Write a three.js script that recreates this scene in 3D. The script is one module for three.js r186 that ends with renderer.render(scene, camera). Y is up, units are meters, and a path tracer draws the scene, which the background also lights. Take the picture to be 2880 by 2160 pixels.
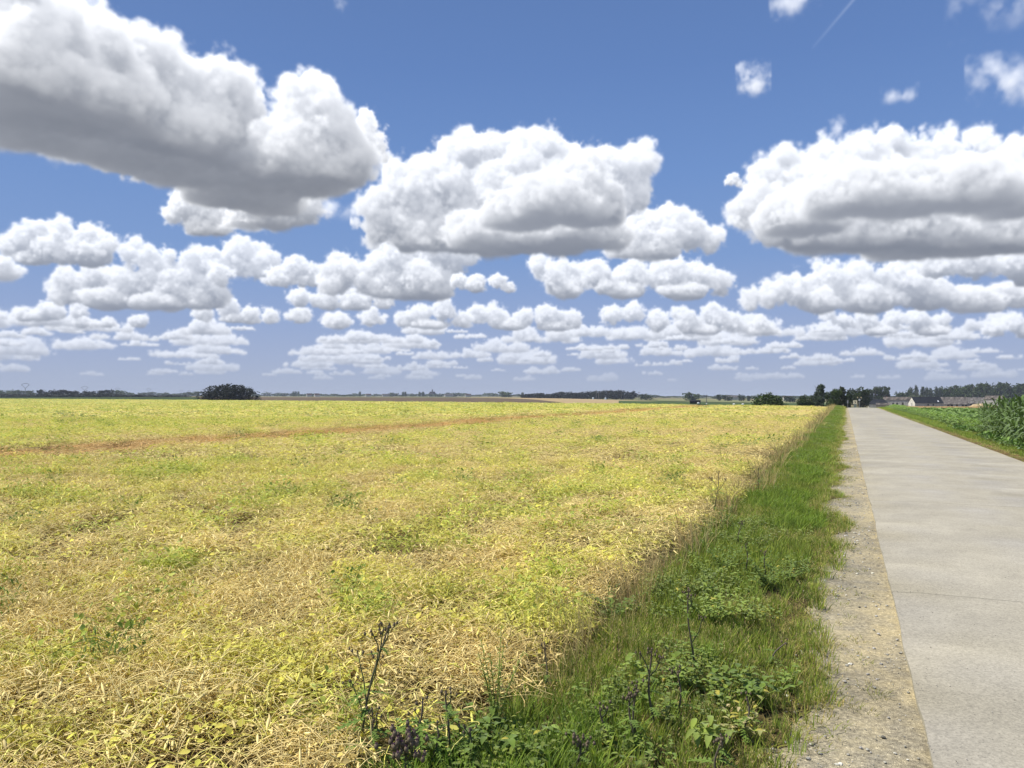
import * as THREE from 'three';

// ---------------------------------------------------------------- camera
// World: y up, metres. The road runs along -z; the eye stands on the verge at x = 0, z = 0.
const scene = new THREE.Scene();
const EYE = 1.65, F = 2164, YAW = 23.4 * Math.PI / 180, PITCH = 0.87 * Math.PI / 180;
const camera = new THREE.PerspectiveCamera(2 * Math.atan(1080 / F) * 180 / Math.PI, 4 / 3, 0.05, 90000);
camera.position.set(0, EYE, 0);
camera.rotation.order = 'YXZ';
camera.rotation.set(PITCH, YAW, 0);
const renderer = new THREE.WebGLRenderer({ antialias: true });
renderer.toneMapping = THREE.LinearToneMapping;
renderer.toneMappingExposure = 1.3;
renderer.shadowMap.enabled = true;

// ---------------------------------------------------------------- helpers
function rng(seed) { let s = seed >>> 0; return () => { s = (s + 0x6d2b79f5) | 0; let t = Math.imul(s ^ (s >>> 15), 1 | s); t = (t + Math.imul(t ^ (t >>> 7), 61 | t)) ^ t; return ((t ^ (t >>> 14)) >>> 0) / 4294967296; }; }
const clamp = (x, a = 0, b = 1) => x < a ? a : x > b ? b : x, mix = (a, b, t) => a + (b - a) * t;
const smooth = (a, b, x) => { const t = clamp((x - a) / (b - a)); return t * t * (3 - 2 * t); };
// bearing of a point of the photograph -> a direction whose horizontal forward length is 1
const VX = Math.cos(YAW), VZ = Math.sin(YAW), CP = Math.cos(PITCH), SP = Math.sin(PITCH);
function ray(px, py) {
  const u = (px - 1440) / F, v = (1080 - py) / F, f = CP - v * SP, up = (v * CP + SP) / f, r = u / f;
  return [r * VX - VZ, up, -r * VZ - VX];
}
function hash2(ix, iy, s) { let h = Math.imul(ix, 374761393) + Math.imul(iy, 668265263) + Math.imul(s, 974711); h = Math.imul(h ^ (h >>> 13), 1274126177); return ((h ^ (h >>> 16)) >>> 0) / 4294967296; }
function noise2(x, y, s = 0) {
  const ix = Math.floor(x), iy = Math.floor(y); let fx = x - ix, fy = y - iy; fx = fx * fx * (3 - 2 * fx); fy = fy * fy * (3 - 2 * fy);
  return mix(mix(hash2(ix, iy, s), hash2(ix + 1, iy, s), fx), mix(hash2(ix, iy + 1, s), hash2(ix + 1, iy + 1, s), fx), fy);
}
function fbm2(x, y, s = 0, o = 4) { let a = 0, w = 0.5, n = 0; for (let i = 0; i < o; i++) { a += w * noise2(x, y, s + i); n += w; x = x * 2.03 + 17.3; y = y * 2.03 + 5.1; w *= 0.5; } return a / n; }
// ---------------------------------------------------------------- sun and sky
// High sun ahead and to the left of the view. The sky is a computed equirectangular map: clear air plus ray-marched cumulus, all round.
const SUN = new THREE.Vector3().setFromSphericalCoords(1, (90 - 57) * Math.PI / 180, 0);
{
  const az = YAW + 78 * Math.PI / 180; // left of the view axis
  const e = 57 * Math.PI / 180;
  SUN.set(-Math.sin(az) * Math.cos(e), Math.sin(e), -Math.cos(az) * Math.cos(e));
}
const sun = new THREE.DirectionalLight(new THREE.Color().setRGB(1, 0.95, 0.87), 5.0);
sun.name = 'sun';
sun.position.copy(SUN).multiplyScalar(300);
sun.castShadow = true;
sun.shadow.mapSize.set(4096, 4096);
Object.assign(sun.shadow.camera, { left: -120, right: 120, top: 120, bottom: -120, near: 1, far: 900 });
scene.add(sun, sun.target);

function buildSky() {
  const W = 4096, H = 2048, rand = rng(77);
  // --- tileable billow noise
  const N = 64, vol = new Float32Array(N * N * N);
  {
    const layer = (cells, w, seed) => {
      const r = rng(seed), pts = new Float32Array(cells * cells * cells * 3);
      for (let i = 0; i < pts.length; i++) pts[i] = r();
      const k = cells / N;
      for (let z = 0; z < N; z++) for (let y = 0; y < N; y++) for (let x = 0; x < N; x++) {
        const X = x * k, Y = y * k, Z = z * k, ix = Math.floor(X), iy = Math.floor(Y), iz = Math.floor(Z);
        let best = 9;
        for (let c = -1; c <= 1; c++) for (let b = -1; b <= 1; b++) for (let a = -1; a <= 1; a++) {
          const jx = ix + a, jy = iy + b, jz = iz + c, q = ((((jz + cells) % cells) * cells + (jy + cells) % cells) * cells + (jx + cells) % cells) * 3;
          const dx = jx + pts[q] - X, dy = jy + pts[q + 1] - Y, dz = jz + pts[q + 2] - Z, d = dx * dx + dy * dy + dz * dz;
          if (d < best) best = d;
        }
        vol[(z * N + y) * N + x] += w * (1 - Math.min(1, Math.sqrt(best)));
      }
    };
    layer(4, 0.62, 1); layer(9, 0.26, 2); layer(18, 0.12, 3);
    let m = 0, v = 0; for (const a of vol) m += a; m /= vol.length; for (const a of vol) v += (a - m) ** 2; v = Math.sqrt(v / vol.length);
    for (let i = 0; i < vol.length; i++) vol[i] = (vol[i] - m) / v * 0.5; // about -1..1
  }
  const sample = (x, y, z) => {
    let ix = Math.floor(x), iy = Math.floor(y), iz = Math.floor(z); const fx = x - ix, fy = y - iy, fz = z - iz;
    ix &= 63; iy &= 63; iz &= 63; const jx = (ix + 1) & 63, jy = ((iy + 1) & 63) * 64, jz = ((iz + 1) & 63) * 4096; iy *= 64; iz *= 4096;
    const a = vol[iz + iy + ix], b = vol[iz + iy + jx], c = vol[iz + jy + ix], d = vol[iz + jy + jx], e = vol[jz + iy + ix], f = vol[jz + iy + jx], g = vol[jz + jy + ix], h = vol[jz + jy + jx];
    const p = a + (b - a) * fx, q = c + (d - c) * fx, r = e + (f - e) * fx, s = g + (h - g) * fx, t = p + (q - p) * fy, u = r + (s - r) * fy;
    return t + (u - t) * fz;
  };
  // --- clear air
  const air = [[-2, .415, .475, .62], [0, .415, .475, .62], [1.2, .40, .465, .625], [3, .36, .44, .64], [6, .295, .40, .65], [10, .215, .345, .635], [16, .165, .295, .60], [23, .128, .238, .52], [30, .110, .205, .455], [45, .082, .165, .395], [90, .06, .13, .335]];
  const airAt = (deg) => { let i = 1; while (i < air.length - 1 && air[i][0] < deg) i++; const t = clamp((deg - air[i - 1][0]) / (air[i][0] - air[i - 1][0])); return [1, 2, 3].map((c) => mix(air[i - 1][c], air[i][c], t)); };
  const sx = SUN.x, sy = SUN.y, sz = SUN.z;
  const img = new Float32Array(W * H * 4);
  for (let r = 0; r < H; r++) {
    const e = ((r + 0.5) / H - 0.5) * Math.PI, base = airAt(e * 180 / Math.PI), ce = Math.cos(e), se = Math.sin(e);
    for (let c = 0; c < W; c++) {
      const a = ((c + 0.5) / W - 0.5) * 2 * Math.PI, mu = Math.max(0, Math.cos(a) * ce * sx + se * sy + Math.sin(a) * ce * sz), o = (r * W + c) * 4;
      const glow = 0.10 * Math.pow(mu, 6) + 0.5 * Math.pow(mu, 60);
      img[o] = base[0] + glow; img[o + 1] = base[1] + glow * 0.98; img[o + 2] = base[2] + glow * 0.92; img[o + 3] = 1;
    }
  }
  // --- a cloud: puffs [x, y, z, r, ry] in metres from the eye
  const hazeCol = [.47, .53, .66];
  function cloud(c, grid, target) {
    const { puffs, base, amp = 0.65, thick = 1, wisp = 0 } = c;
    let x0 = 1e9, x1 = -1e9, y0 = 1e9, y1 = -1e9, z0 = 1e9, z1 = -1e9, rm = 0;
    for (const [x, y, z, r, ry] of puffs) { const k = 1.45; x0 = Math.min(x0, x - r * k); x1 = Math.max(x1, x + r * k); y0 = Math.min(y0, y - ry * k); y1 = Math.max(y1, y + ry * k); z0 = Math.min(z0, z - r * k); z1 = Math.max(z1, z + r * k); rm += r; }
    rm /= puffs.length; y0 = Math.max(y0, base - rm * 0.35);
    const nx = grid, step = Math.max(x1 - x0, z1 - z0) / nx, gx = Math.ceil((x1 - x0) / step) + 2, gy = Math.ceil((y1 - y0) / step) + 2, gz = Math.ceil((z1 - z0) / step) + 2;
    const sd = new Float32Array(gx * gy * gz), den = new Float32Array(gx * gy * gz), lit = new Float32Array(gx * gy * gz);
    const ns = 20 / rm, off = c.seed * 13.7, A = amp * rm;
    const kk = rm * 0.14;
    for (let k = 0, i = 0; k < gz; k++) for (let j = 0; j < gy; j++) for (let q = 0; q < gx; q++, i++) {
      const X = x0 + q * step, Y = y0 + j * step, Z = z0 + k * step;
      let acc = 0;
      for (const [x, y, z, r, ry] of puffs) {
        const dx = X - x, dy = (Y - y) * r / ry, dz = Z - z, d = Math.sqrt(dx * dx + dy * dy + dz * dz) - r;
        if (d < kk * 8) acc += Math.exp(-d / kk);
      }
      sd[i] = acc > 0 ? -kk * Math.log(acc) : kk * 8;
    }
    const fetch = (g, X, Y, Z) => {
      let a = (X - x0) / step, b = (Y - y0) / step, d = (Z - z0) / step;
      if (a < 0 || b < 0 || d < 0 || a >= gx - 1 || b >= gy - 1 || d >= gz - 1) return g === sd ? 1e6 : g === lit ? 0 : 0;
      const i = a | 0, j = b | 0, k = d | 0; a -= i; b -= j; d -= k;
      const o = (k * gy + j) * gx + i, S = gx * gy;
      const p = g[o] + (g[o + 1] - g[o]) * a, q = g[o + gx] + (g[o + gx + 1] - g[o + gx]) * a, r = g[o + S] + (g[o + S + 1] - g[o + S]) * a, s = g[o + S + gx] + (g[o + S + gx + 1] - g[o + S + gx]) * a;
      const t = p + (q - p) * b, u = r + (s - r) * b; return t + (u - t) * d;
    };
    const edge = rm * (wisp ? 1.3 : 0.30);
    const density = (s, X, Y, Z, fine) => {
      // the base is flat: below it the cloud thins away
      const under = (base - Y) / (rm * 0.16), u2 = Math.max(s, under * rm * 0.16);
      if (u2 > A * 1.2) return 0;
      const bx = X * ns + off, by = Y * ns, bz = Z * ns;
      let n = 0.55 * sample(bx * 0.30, by * 0.30, bz * 0.30) + 0.42 * sample(bx * 0.83 + 9, by * 0.83, bz * 0.83);
      if (fine) {
        const w = 2.2 * n, cx = bx * 2.1 + w, cy = by * 2.1 - w, cz = bz * 2.1 + w * 0.5;
        n += 0.25 * sample(cx, cy, cz) + 0.12 * sample(cx * 2.7, cy * 2.7 + 5, cz * 2.7) + 0.06 * sample(cx * 7.1, cy * 7.1 + 5, cz * 7.1);
      }
      const low = clamp((Y - base) / (rm * 0.4), 0.3, 1);
      const d = Math.max(s - A * n * low * 1.15, under * rm * 0.16 - A * 0.42 * n);
      const soft = edge * (0.4 + 1.5 * clamp(n + 0.4)), rag = soft * 0.45, t = (rag - d) / (soft + rag); // feathered rim, denser inside
      return t <= 0 ? 0 : t >= 1 ? 1 : t * t * (0.35 + 0.65 * t);
    };
    for (let k = 0, i = 0; k < gz; k++) for (let j = 0; j < gy; j++) for (let q = 0; q < gx; q++, i++) den[i] = density(sd[i], x0 + q * step, y0 + j * step, z0 + k * step, true);
    const vx = -(x0 + x1) / 2, vz = -(z0 + z1) / 2, vl = Math.hypot(vx, vz), lamps = [[sx, sy, sz, 0.58, 1], [vx / vl * 0.55, 0.83, vz / vl * 0.55, 0.42, 0.62]]; // sun, plus a made-up fill from above and towards the eye, brightening near faces
    const sigL = (wisp ? 0.5 : 3.5) * thick / rm;
    for (let k = 0, i = 0; k < gz; k++) for (let j = 0; j < gy; j++) for (let q = 0; q < gx; q++, i++) {
      if (sd[i] > A * 1.1) { lit[i] = 1; continue; }
      const X = x0 + q * step, Y = y0 + j * step, Z = z0 + k * step; let v = 0;
      for (const [lx, ly, lz, wt, sg] of lamps) {
        let tau = 0, ds = step * 0.9, t = ds * 0.6;
        for (let m = 0; m < 9; m++) { tau += fetch(den, X + lx * t, Y + ly * t, Z + lz * t) * ds; t += ds; ds *= 1.35; }
        tau *= sigL * sg;
        v += wt * (Math.exp(-tau) + 0.6 * Math.exp(-tau * 0.33) + 0.36 * Math.exp(-tau * 0.11) + 0.2 * Math.exp(-tau * 0.036)) / 2.16;
      }
      lit[i] = v;
    }
    // --- draw into the map
    const { map, w, h, r0, r1, c0, c1 } = target;
    let u0 = 1e9, u1 = -1e9, v0 = 1e9, v1 = -1e9; const az0 = Math.atan2((z0 + z1) / 2, (x0 + x1) / 2);
    for (const [x, y, z, r, ry] of puffs) {
      const hz = Math.hypot(x, z); let a = Math.atan2(z, x) - az0; if (a > Math.PI) a -= 2 * Math.PI; if (a < -Math.PI) a += 2 * Math.PI;
      const ra = Math.asin(Math.min(0.95, 1.4 * r / hz)), e = Math.atan2(y, hz), re = 1.5 * Math.max(r, ry) / Math.hypot(hz, y);
      u0 = Math.min(u0, a - ra); u1 = Math.max(u1, a + ra); v0 = Math.min(v0, e - re); v1 = Math.max(v1, e + re);
    }
    const ra = Math.max(r0, Math.floor((v0 / Math.PI + 0.5) * h)), rb = Math.min(r1, Math.ceil((v1 / Math.PI + 0.5) * h));
    const ca = Math.floor(((u0 + az0) / (2 * Math.PI) + 0.5) * w), cb = Math.ceil(((u1 + az0) / (2 * Math.PI) + 0.5) * w);
    const sig = (wisp ? 0.75 * wisp : 9.5) / rm, dist = Math.hypot((x0 + x1) / 2, (y0 + y1) / 2, (z0 + z1) / 2), fogT = Math.exp(-dist / 27000);
    const hsp = y1 - base;
    for (let r = ra; r <= rb; r++) {
      const e = ((r + 0.5) / h - 0.5) * Math.PI, ce = Math.cos(e), dy = Math.sin(e);
      if (e < 0) continue;
      for (let cc = ca; cc <= cb; cc++) {
        const col = ((cc % w) + w) % w; if (col < c0 || col > c1) continue;
        const a = ((col + 0.5) / w - 0.5) * 2 * Math.PI, dx = Math.cos(a) * ce, dz = Math.sin(a) * ce;
        let t0 = 0, t1 = 1e9;
        for (const [d, lo, hi] of [[dx, x0, x1], [dy, y0, y1], [dz, z0, z1]]) { const p = lo / d, q = hi / d; t0 = Math.max(t0, Math.min(p, q)); t1 = Math.min(t1, Math.max(p, q)); }
        if (t0 >= t1) continue;
        const mu = dx * sx + dy * sy + dz * sz, ph = 0.86 + 0.30 * Math.pow(Math.max(0, mu), 3);
        let T = 1, R = 0, G = 0, B = 0;
        const fine = rm * 0.07, j0 = hash2(r, col, 5);
        for (let t = t0 + fine * j0; t < t1 && T > 0.01;) {
          const X = dx * t, Y = dy * t, Z = dz * t, s = fetch(sd, X, Y, Z);
          if (s > A * 1.2) { t += Math.max(fine, Math.min((s - A * 1.2) * 0.8, 3 * step)); continue; }
          const d = density(s, X, Y, Z, true);
          if (d > 0) {
            const k = 1 - Math.exp(-d * sig * fine), L = fetch(lit, X, Y, Z), hf = clamp((Y - base) / hsp);
            const S = 1.34 * L * ph, am = 0.115 + 0.29 * Math.pow(hf, 0.8);
            R += T * k * (S + am * 0.92); G += T * k * (S * 0.995 + am * 1.0); B += T * k * (S * 0.985 + am * 1.17);
            T *= 1 - k;
          }
          t += fine;
        }
        if (T > 0.999) continue;
        const o = (r * w + col) * 4, A1 = 1 - T, hz = airAt(e * 180 / Math.PI), f = fogT;
        const bg = [0, 1, 2].map((q) => mix(hz[q], hazeCol[q], 0.35));
        map[o] = map[o] * T + R * f + bg[0] * A1 * (1 - f); map[o + 1] = map[o + 1] * T + G * f + bg[1] * A1 * (1 - f); map[o + 2] = map[o + 2] * T + B * f + bg[2] * A1 * (1 - f);
      }
    }
  }
  // --- clouds of the photograph: circles [x, y, r] on bearings, at a distance, with the height of their base
  const list = [];
  const add = (D, baseY, circles, o = {}) => {
    const base = ray(1440, baseY)[1] * D, puffs = [];
    for (const [px, py, r, k = 1, dd = 0, fl = 1] of circles) {
      const d = D * (1 + dd), [a, b, c] = ray(px, py), R = r / F * d * (D > 9000 ? 0.78 : D > 6500 ? 0.86 : 0.95);
      puffs.push([a * d, b * d, c * d, R * k, R * fl]);
      if (!o.single) for (let m = 0; m < 4; m++) { const q = (rand() - 0.4) * 1.3 * R, az = rand() * 6.28, ofs = R * (0.45 + 0.6 * rand()), rr = R * (0.3 + 0.38 * rand()), lx = Math.cos(az) * ofs * k, ly = Math.max(-0.45, Math.sin(az)) * ofs * 0.8 * fl; puffs.push([a * (d + q) + VX * lx, b * d + ly, c * (d + q) - VZ * lx, rr * k, rr * fl]); }
    }
    const bs = o.base ?? base;
    for (const [px, r, dd, k = 1.3] of o.slabs ?? []) { const d = D * (1 + dd), [a, , c] = ray(px, 1113), R = r / F * d; puffs.push([a * d, bs + R * 0.45, c * d, R * k, R * 0.85]); }
    list.push({ puffs, base: bs, seed: list.length + 1, D, ...o, px: circles });
  };
  // great cloud high on the left: lit heap over a broad grey underside
  add(3000, 520, [[30, 60, 130, 1, -.27], [150, 90, 95, 1, -.26], [280, 130, 90, 1, -.22], [360, 110, 45, 1, -.2], [420, 180, 85, 1, -.17], [520, 205, 60, 1, -.14], [600, 245, 85, 1, -.11], [680, 285, 70, 1, -.08], [40, 190, 120, 1, -.27], [230, 210, 100, 1, -.23], [430, 270, 95, 1, -.16], [610, 340, 95, 1, -.1], [850, 270, 58], [835, 330, 60], [890, 350, 75], [800, 400, 85], [960, 380, 62], [1000, 430, 48], [910, 450, 75], [720, 400, 80]],
    { base: 845, grid: 150, thick: 1.25, amp: .6, slabs: [[40, 150, -.26], [240, 150, -.2], [120, 150, -.18], [330, 150, -.1], [450, 140, -.1], [20, 140, -.16], [240, 130, -.1], [430, 130, -.02], [600, 130, 0], [700, 120, .1], [760, 110, .02], [860, 100, .05], [930, 80, .02], [640, 110, .12], [740, 90, .17]] });
  add(3300, 460, [[1030, 355, 34, 1, 0, 1.3], [1062, 410, 26, 1, 0, 1.5], [1080, 445, 16, 1, 0, 1.6]], { amp: .9, thick: .5, single: true });
  add(3600, 660, [[520, 575, 45], [580, 590, 52], [610, 630, 45], [560, 640, 36]], { amp: .68 });
  add(3550, 640, [[760, 590, 70, 1.2], [690, 630, 55, 1.2], [850, 570, 60, 1.1], [720, 650, 60, 1.4, 0, .6]], { amp: .7, thick: 1.4 });
  add(3500, 610, [[930, 580, 30], [975, 605, 22]], { amp: .9, thick: .5, wisp: 1.6, single: true });
  // middle heap
  add(5400, 715, [[1345, 425, 60], [1270, 450, 50], [1185, 480, 50], [1400, 420, 55], [1540, 420, 60], [1600, 450, 65], [1690, 455, 60], [1760, 480, 65], [1790, 540, 50], [1480, 470, 85], [1150, 540, 75], [1260, 540, 95], [1400, 540, 105], [1570, 540, 100], [1690, 560, 95], [1080, 600, 65], [1060, 650, 50], [1160, 640, 75], [1300, 640, 85], [1450, 650, 90], [1590, 650, 85], [1700, 640, 60], [1640, 520, 80, 1, -.2], [1560, 540, 60, 1, -.2], [1710, 540, 55, 1, -.2]], { grid: 150, amp: .6, thick: 1.15, slabs: [[1450, 90, -.16], [1560, 100, -.2], [1650, 90, -.18], [1600, 100, -.06], [1480, 100, -.04], [1690, 70, -.05], [1350, 80, -.05]] });
  add(7200, 840, [[1130, 720, 60], [1230, 710, 65], [1310, 700, 50], [1080, 740, 45], [1190, 790, 75, 1.3], [1100, 800, 55, 1.2], [970, 760, 52], [930, 790, 42], [1030, 780, 50]], { amp: .68, grid: 110 });
  add(7000, 825, [[1290, 790, 24], [1340, 798, 30], [1395, 790, 24], [1170 + 260, 810, 18]], { amp: .68 });
  add(6200, 725, [[1810, 640, 60], [1880, 620, 48], [1940, 650, 52], [2000, 670, 34], [1850, 690, 62, 1.2], [1760, 700, 45, 1.2]], { amp: .6, thick: .8 });
  add(7600, 840, [[1520, 750, 32], [1590, 770, 45], [1680, 775, 50], [1780, 780, 55], [1870, 770, 52], [1950, 775, 48], [2025, 795, 38], [1600, 805, 45, 1.2], [1760, 815, 50, 1.4, 0, .7], [1930, 820, 52, 1.5, 0, .6]], { amp: .7, grid: 120 });
  // right-hand heap
  add(4700, 700, [[2500, 395, 46], [2440, 440, 60], [2330, 450, 60], [2250, 480, 55], [2160, 500, 50], [2120, 550, 55], [2110, 610, 55], [2580, 430, 50], [2660, 440, 55], [2770, 410, 46], [2850, 420, 52], [2920, 430, 60], [2200, 560, 90], [2340, 540, 105], [2480, 530, 110], [2620, 530, 105], [2760, 520, 105], [2890, 530, 110], [2180, 640, 60]], { grid: 150, amp: .6, thick: 1.2, slabs: [[2260, 100, -.1], [2400, 110, -.2], [2560, 110, -.2], [2720, 110, -.22], [2880, 110, -.2], [2330, 100, 0], [2480, 110, 0], [2620, 110, .02], [2780, 110, .02], [2920, 110, 0], [2550, 90, .06]] });
  add(4750, 530, [[2052, 508, 13], [2066, 500, 11], [2078, 515, 12]], { amp: .9, thick: .5 });
  add(6600, 805, [[2640, 745, 46, 1.3], [2740, 735, 46, 1.4], [2850, 740, 50, 1.4], [2690, 705, 26], [2900, 780, 40, 1.6]], { amp: .68, thick: 1.2 });
  add(7300, 880, [[2160, 830, 40], [2110, 845, 30], [2230, 810, 50], [2320, 790, 52], [2420, 775, 52], [2520, 780, 55], [2300, 840, 50, 1.4], [2440, 840, 55, 1.6], [2600, 820, 58, 1.5], [2720, 840, 48, 1.6], [2860, 830, 40, 1.7], [2780, 850, 38, 1.7]], { grid: 120, amp: .68, thick: 1.1 });
  // left-hand rows
  add(7000, 755, [[60, 680, 40], [110, 655, 42], [170, 655, 45], [240, 670, 44], [290, 680, 40], [150, 700, 50, 1.4], [250, 710, 48, 1.4], [20, 690, 30], [100, 725, 36, 1.6, 0, .7]], { amp: .7, grid: 110 });
  add(7200, 785, [[-5, 760, 40, 1.4]], { amp: .68 });
  add(8200, 870, [[370, 710, 38], [420, 730, 42], [480, 720, 26], [540, 735, 40], [600, 740, 50], [680, 720, 58], [740, 745, 50], [200, 800, 48], [270, 785, 48], [340, 790, 52], [420, 795, 55], [500, 800, 60], [170, 825, 34], [590, 810, 50], [300, 840, 55, 1.6, 0, .7], [450, 850, 55, 1.6, 0, .6], [560, 840, 42, 1.4]], { grid: 130, amp: .7 });
  add(8000, 815, [[780, 780, 38], [830, 755, 40], [870, 780, 36], [620, 775, 30]], { amp: .7 });
  add(9000, 870, [[840, 835, 30], [920, 845, 38], [1000, 850, 44, 1.2], [1080, 845, 34]], { amp: .68 });
  add(9600, 905, [[70, 885, 26, 1.3], [150, 872, 32, 1.3], [220, 870, 30], [110, 890, 30, 1.5, 0, .6]], { amp: .68 });
  add(9900, 922, [[230, 905, 22, 1.3], [300, 908, 20, 1.3], [390, 905, 24, 1.2], [270, 912, 18, 1.6]], { amp: .68 });
  add(9300, 912, [[570, 880, 30], [640, 868, 36], [700, 885, 34], [760, 890, 26], [840, 890, 26, 1.4], [660, 895, 30, 1.5, 0, .6]], { amp: .68 });
  // far rows ahead
  add(9800, 925, [[1180, 890, 36], [1250, 870, 40], [1140, 900, 32], [1210, 915, 34, 1.6, 0, .6], [1300, 900, 28], [950, 905, 30, 1.4], [1040, 895, 30, 1.3]], { amp: .68 });
  add(10200, 930, [[1345, 890, 34], [1400, 895, 38], [1470, 895, 36], [1540, 890, 40], [1610, 895, 34], [1440, 915, 32, 1.6, 0, .6], [1560, 918, 32, 1.6, 0, .6]], { amp: .68 });
  add(10000, 940, [[1720, 885, 34], [1780, 880, 36], [1850, 900, 38], [1930, 905, 44], [2010, 890, 42], [2060, 905, 32], [2130, 925, 34, 1.3], [1980, 930, 36, 1.6, 0, .6], [2170, 935, 24, 1.5]], { amp: .68, grid: 110 });
  add(10400, 945, [[2380, 905, 30], [2440, 900, 34], [2510, 900, 34], [2580, 898, 36], [2650, 905, 34], [2470, 930, 30, 1.8, 0, .6], [2620, 930, 32, 1.8, 0, .6], [2320, 880, 24]], { amp: .68 });
  add(10400, 950, [[2850, 905, 30], [2800, 925, 26, 1.4], [2890, 930, 30, 1.4]], { amp: .68 });
  // shreds in the clear blue
  add(2600, 260, [[2105, 215, 26], [2125, 240, 30], [2098, 245, 20], [2090, 190, 12]], { amp: 1.5, wisp: 1.7, single: true });
  add(3000, 290, [[2510, 272, 15, 1.6], [2545, 270, 15, 1.6]], { amp: 1.3, wisp: 1.2, single: true });
  add(2700, 300, [[2800, 200, 34, 1.2], [2840, 235, 40, 1.4], [2770, 240, 28, 1.3], [2880, 250, 36]], { amp: 1.4, wisp: 1.4, single: true });
  add(2300, 80, [[2215, 8, 28, 1.3], [2260, -8, 26, 1.3]], { amp: 1.4, wisp: 1.3, single: true });
  add(2300, 80, [[2720, 10, 26, 1.6], [2800, 20, 40, 1.5], [2870, 10, 44, 1.4]], { amp: 1.4, wisp: .8, single: true });
  add(4300, 420, [[2355, 370, 24, .8, 0, 1.3]], { amp: 1.4, wisp: 1.1, single: true });
  add(3000, 40, [[960, 12, 16]], { amp: 1.4, wisp: .5, single: true });
  // --- the cloud street beyond and all round: random cumulus on one base height
  const BASE = 1080, R2 = rng(4242), frameAz = Math.atan2(-Math.cos(YAW), -Math.sin(YAW));
  const inFrame = (az, m) => { let a = az - frameAz; while (a > Math.PI) a -= 2 * Math.PI; while (a < -Math.PI) a += 2 * Math.PI; return Math.abs(a) < m; };
  for (let i = 0; i < 900; i++) {
    const d = Math.sqrt(mix(2300 ** 2, 70000 ** 2, Math.pow(R2(), 1.5))), az = R2() * 2 * Math.PI - Math.PI, big = R2(), sp = R2(), s2 = R2();
    const seen = inFrame(az, 0.72);
    if (seen) continue; // that sector is filled evenly below
    if (!seen && d > 16000 && i % 2) continue;
    if (d < 6000 && s2 < 0.3) continue;
    const w = mix(350, 1500, big * big) * (0.72 + d / 55000), hgt = w * mix(0.22, 0.42, sp), n = 7 + Math.floor(R2() * 8), puffs = [], X = Math.cos(az) * d, Z = Math.sin(az) * d;
    for (let k = 0; k < n; k++) { const q = (k + 0.5) / n * 2 - 1, r = hgt * mix(0.28, 0.8, R2()) * (1 - 0.45 * q * q), lx = q * w * 0.5, lz = (R2() - 0.5) * w * 0.5; puffs.push([X - Math.sin(az) * lx + Math.cos(az) * lz, BASE + r * mix(0.1, 0.85, R2()), Z + Math.cos(az) * lx + Math.sin(az) * lz, r * 1.15, r]); }
    list.push({ puffs, base: BASE, seed: 50 + i, D: d, amp: 0.6, far: true, seen });
  }
  for (let i = 0; i < 230; i++) { // small flat cumulus stacked towards the horizon
    const d = 1 / mix(1 / 13500, 1 / 60000, Math.pow(R2(), .8)), az = frameAz + (R2() * 2 - 1) * 0.75, w = mix(380, 1500, R2() ** 2) * (0.75 + d / 70000), hgt = w * mix(0.16, 0.30, R2()), n = 6 + Math.floor(R2() * 7), puffs = [], X = Math.cos(az) * d, Z = Math.sin(az) * d, H0 = BASE + (R2() - 0.3) * 120;
    for (let k = 0; k < n; k++) { const q = (k + 0.5) / n * 2 - 1, r = hgt * mix(0.25, 0.75, R2()) * (1 - 0.4 * q * q), lx = q * w * 0.55, lz = (R2() - 0.5) * w * 0.4; puffs.push([X - Math.sin(az) * lx + Math.cos(az) * lz, H0 + r * mix(0.1, 0.8, R2()), Z + Math.cos(az) * lx + Math.sin(az) * lz, r * 1.25, r]); }
    list.push({ puffs, base: H0, seed: 3000 + i, D: d, amp: 0.75, thick: 0.8, far: true, seen: true });
  }
  list.sort((a, b) => b.D - a.D);
  // low map for the rest of the sky, full map for the part round the view
  const w4 = W / 4, h4 = H / 4, low = new Float32Array(w4 * h4 * 4);
  for (let r = 0; r < h4; r++) for (let c = 0; c < w4; c++) for (let q = 0; q < 4; q++) low[(r * w4 + c) * 4 + q] = img[((r * 4 + 2) * W + c * 4 + 2) * 4 + q];
  const colOf = (az) => (az / (2 * Math.PI) + 0.5) * W, half = 0.66, f0 = Math.floor(colOf(frameAz - half)), f1 = Math.ceil(colOf(frameAz + half)), fr1 = Math.floor((40 / 180 + 0.5) * H);
  for (const c of list) {
    cloud(c, c.far ? 22 : c.grid ?? 90, { map: low, w: w4, h: h4, r0: h4 / 2, r1: h4 - 1, c0: 0, c1: w4 - 1 });
  }
  for (const c of list) if (!c.far || c.seen) cloud(c, c.far ? 30 : c.grid ?? 90, { map: img, w: W, h: H, r0: H / 2, r1: fr1, c0: f0, c1: f1 });
  const lowAt = (r, c, q) => { const y = clamp((r + 0.5) / 4 - 0.5, 0, h4 - 1.001), x = (c + 0.5) / 4 - 0.5 + w4, j = Math.floor(y), i = Math.floor(x), fy = y - j, fx = x - i, a = i % w4, b = (i + 1) % w4; return mix(mix(low[(j * w4 + a) * 4 + q], low[(j * w4 + b) * 4 + q], fx), mix(low[((j + 1) * w4 + a) * 4 + q], low[((j + 1) * w4 + b) * 4 + q], fx), fy); };
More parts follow.
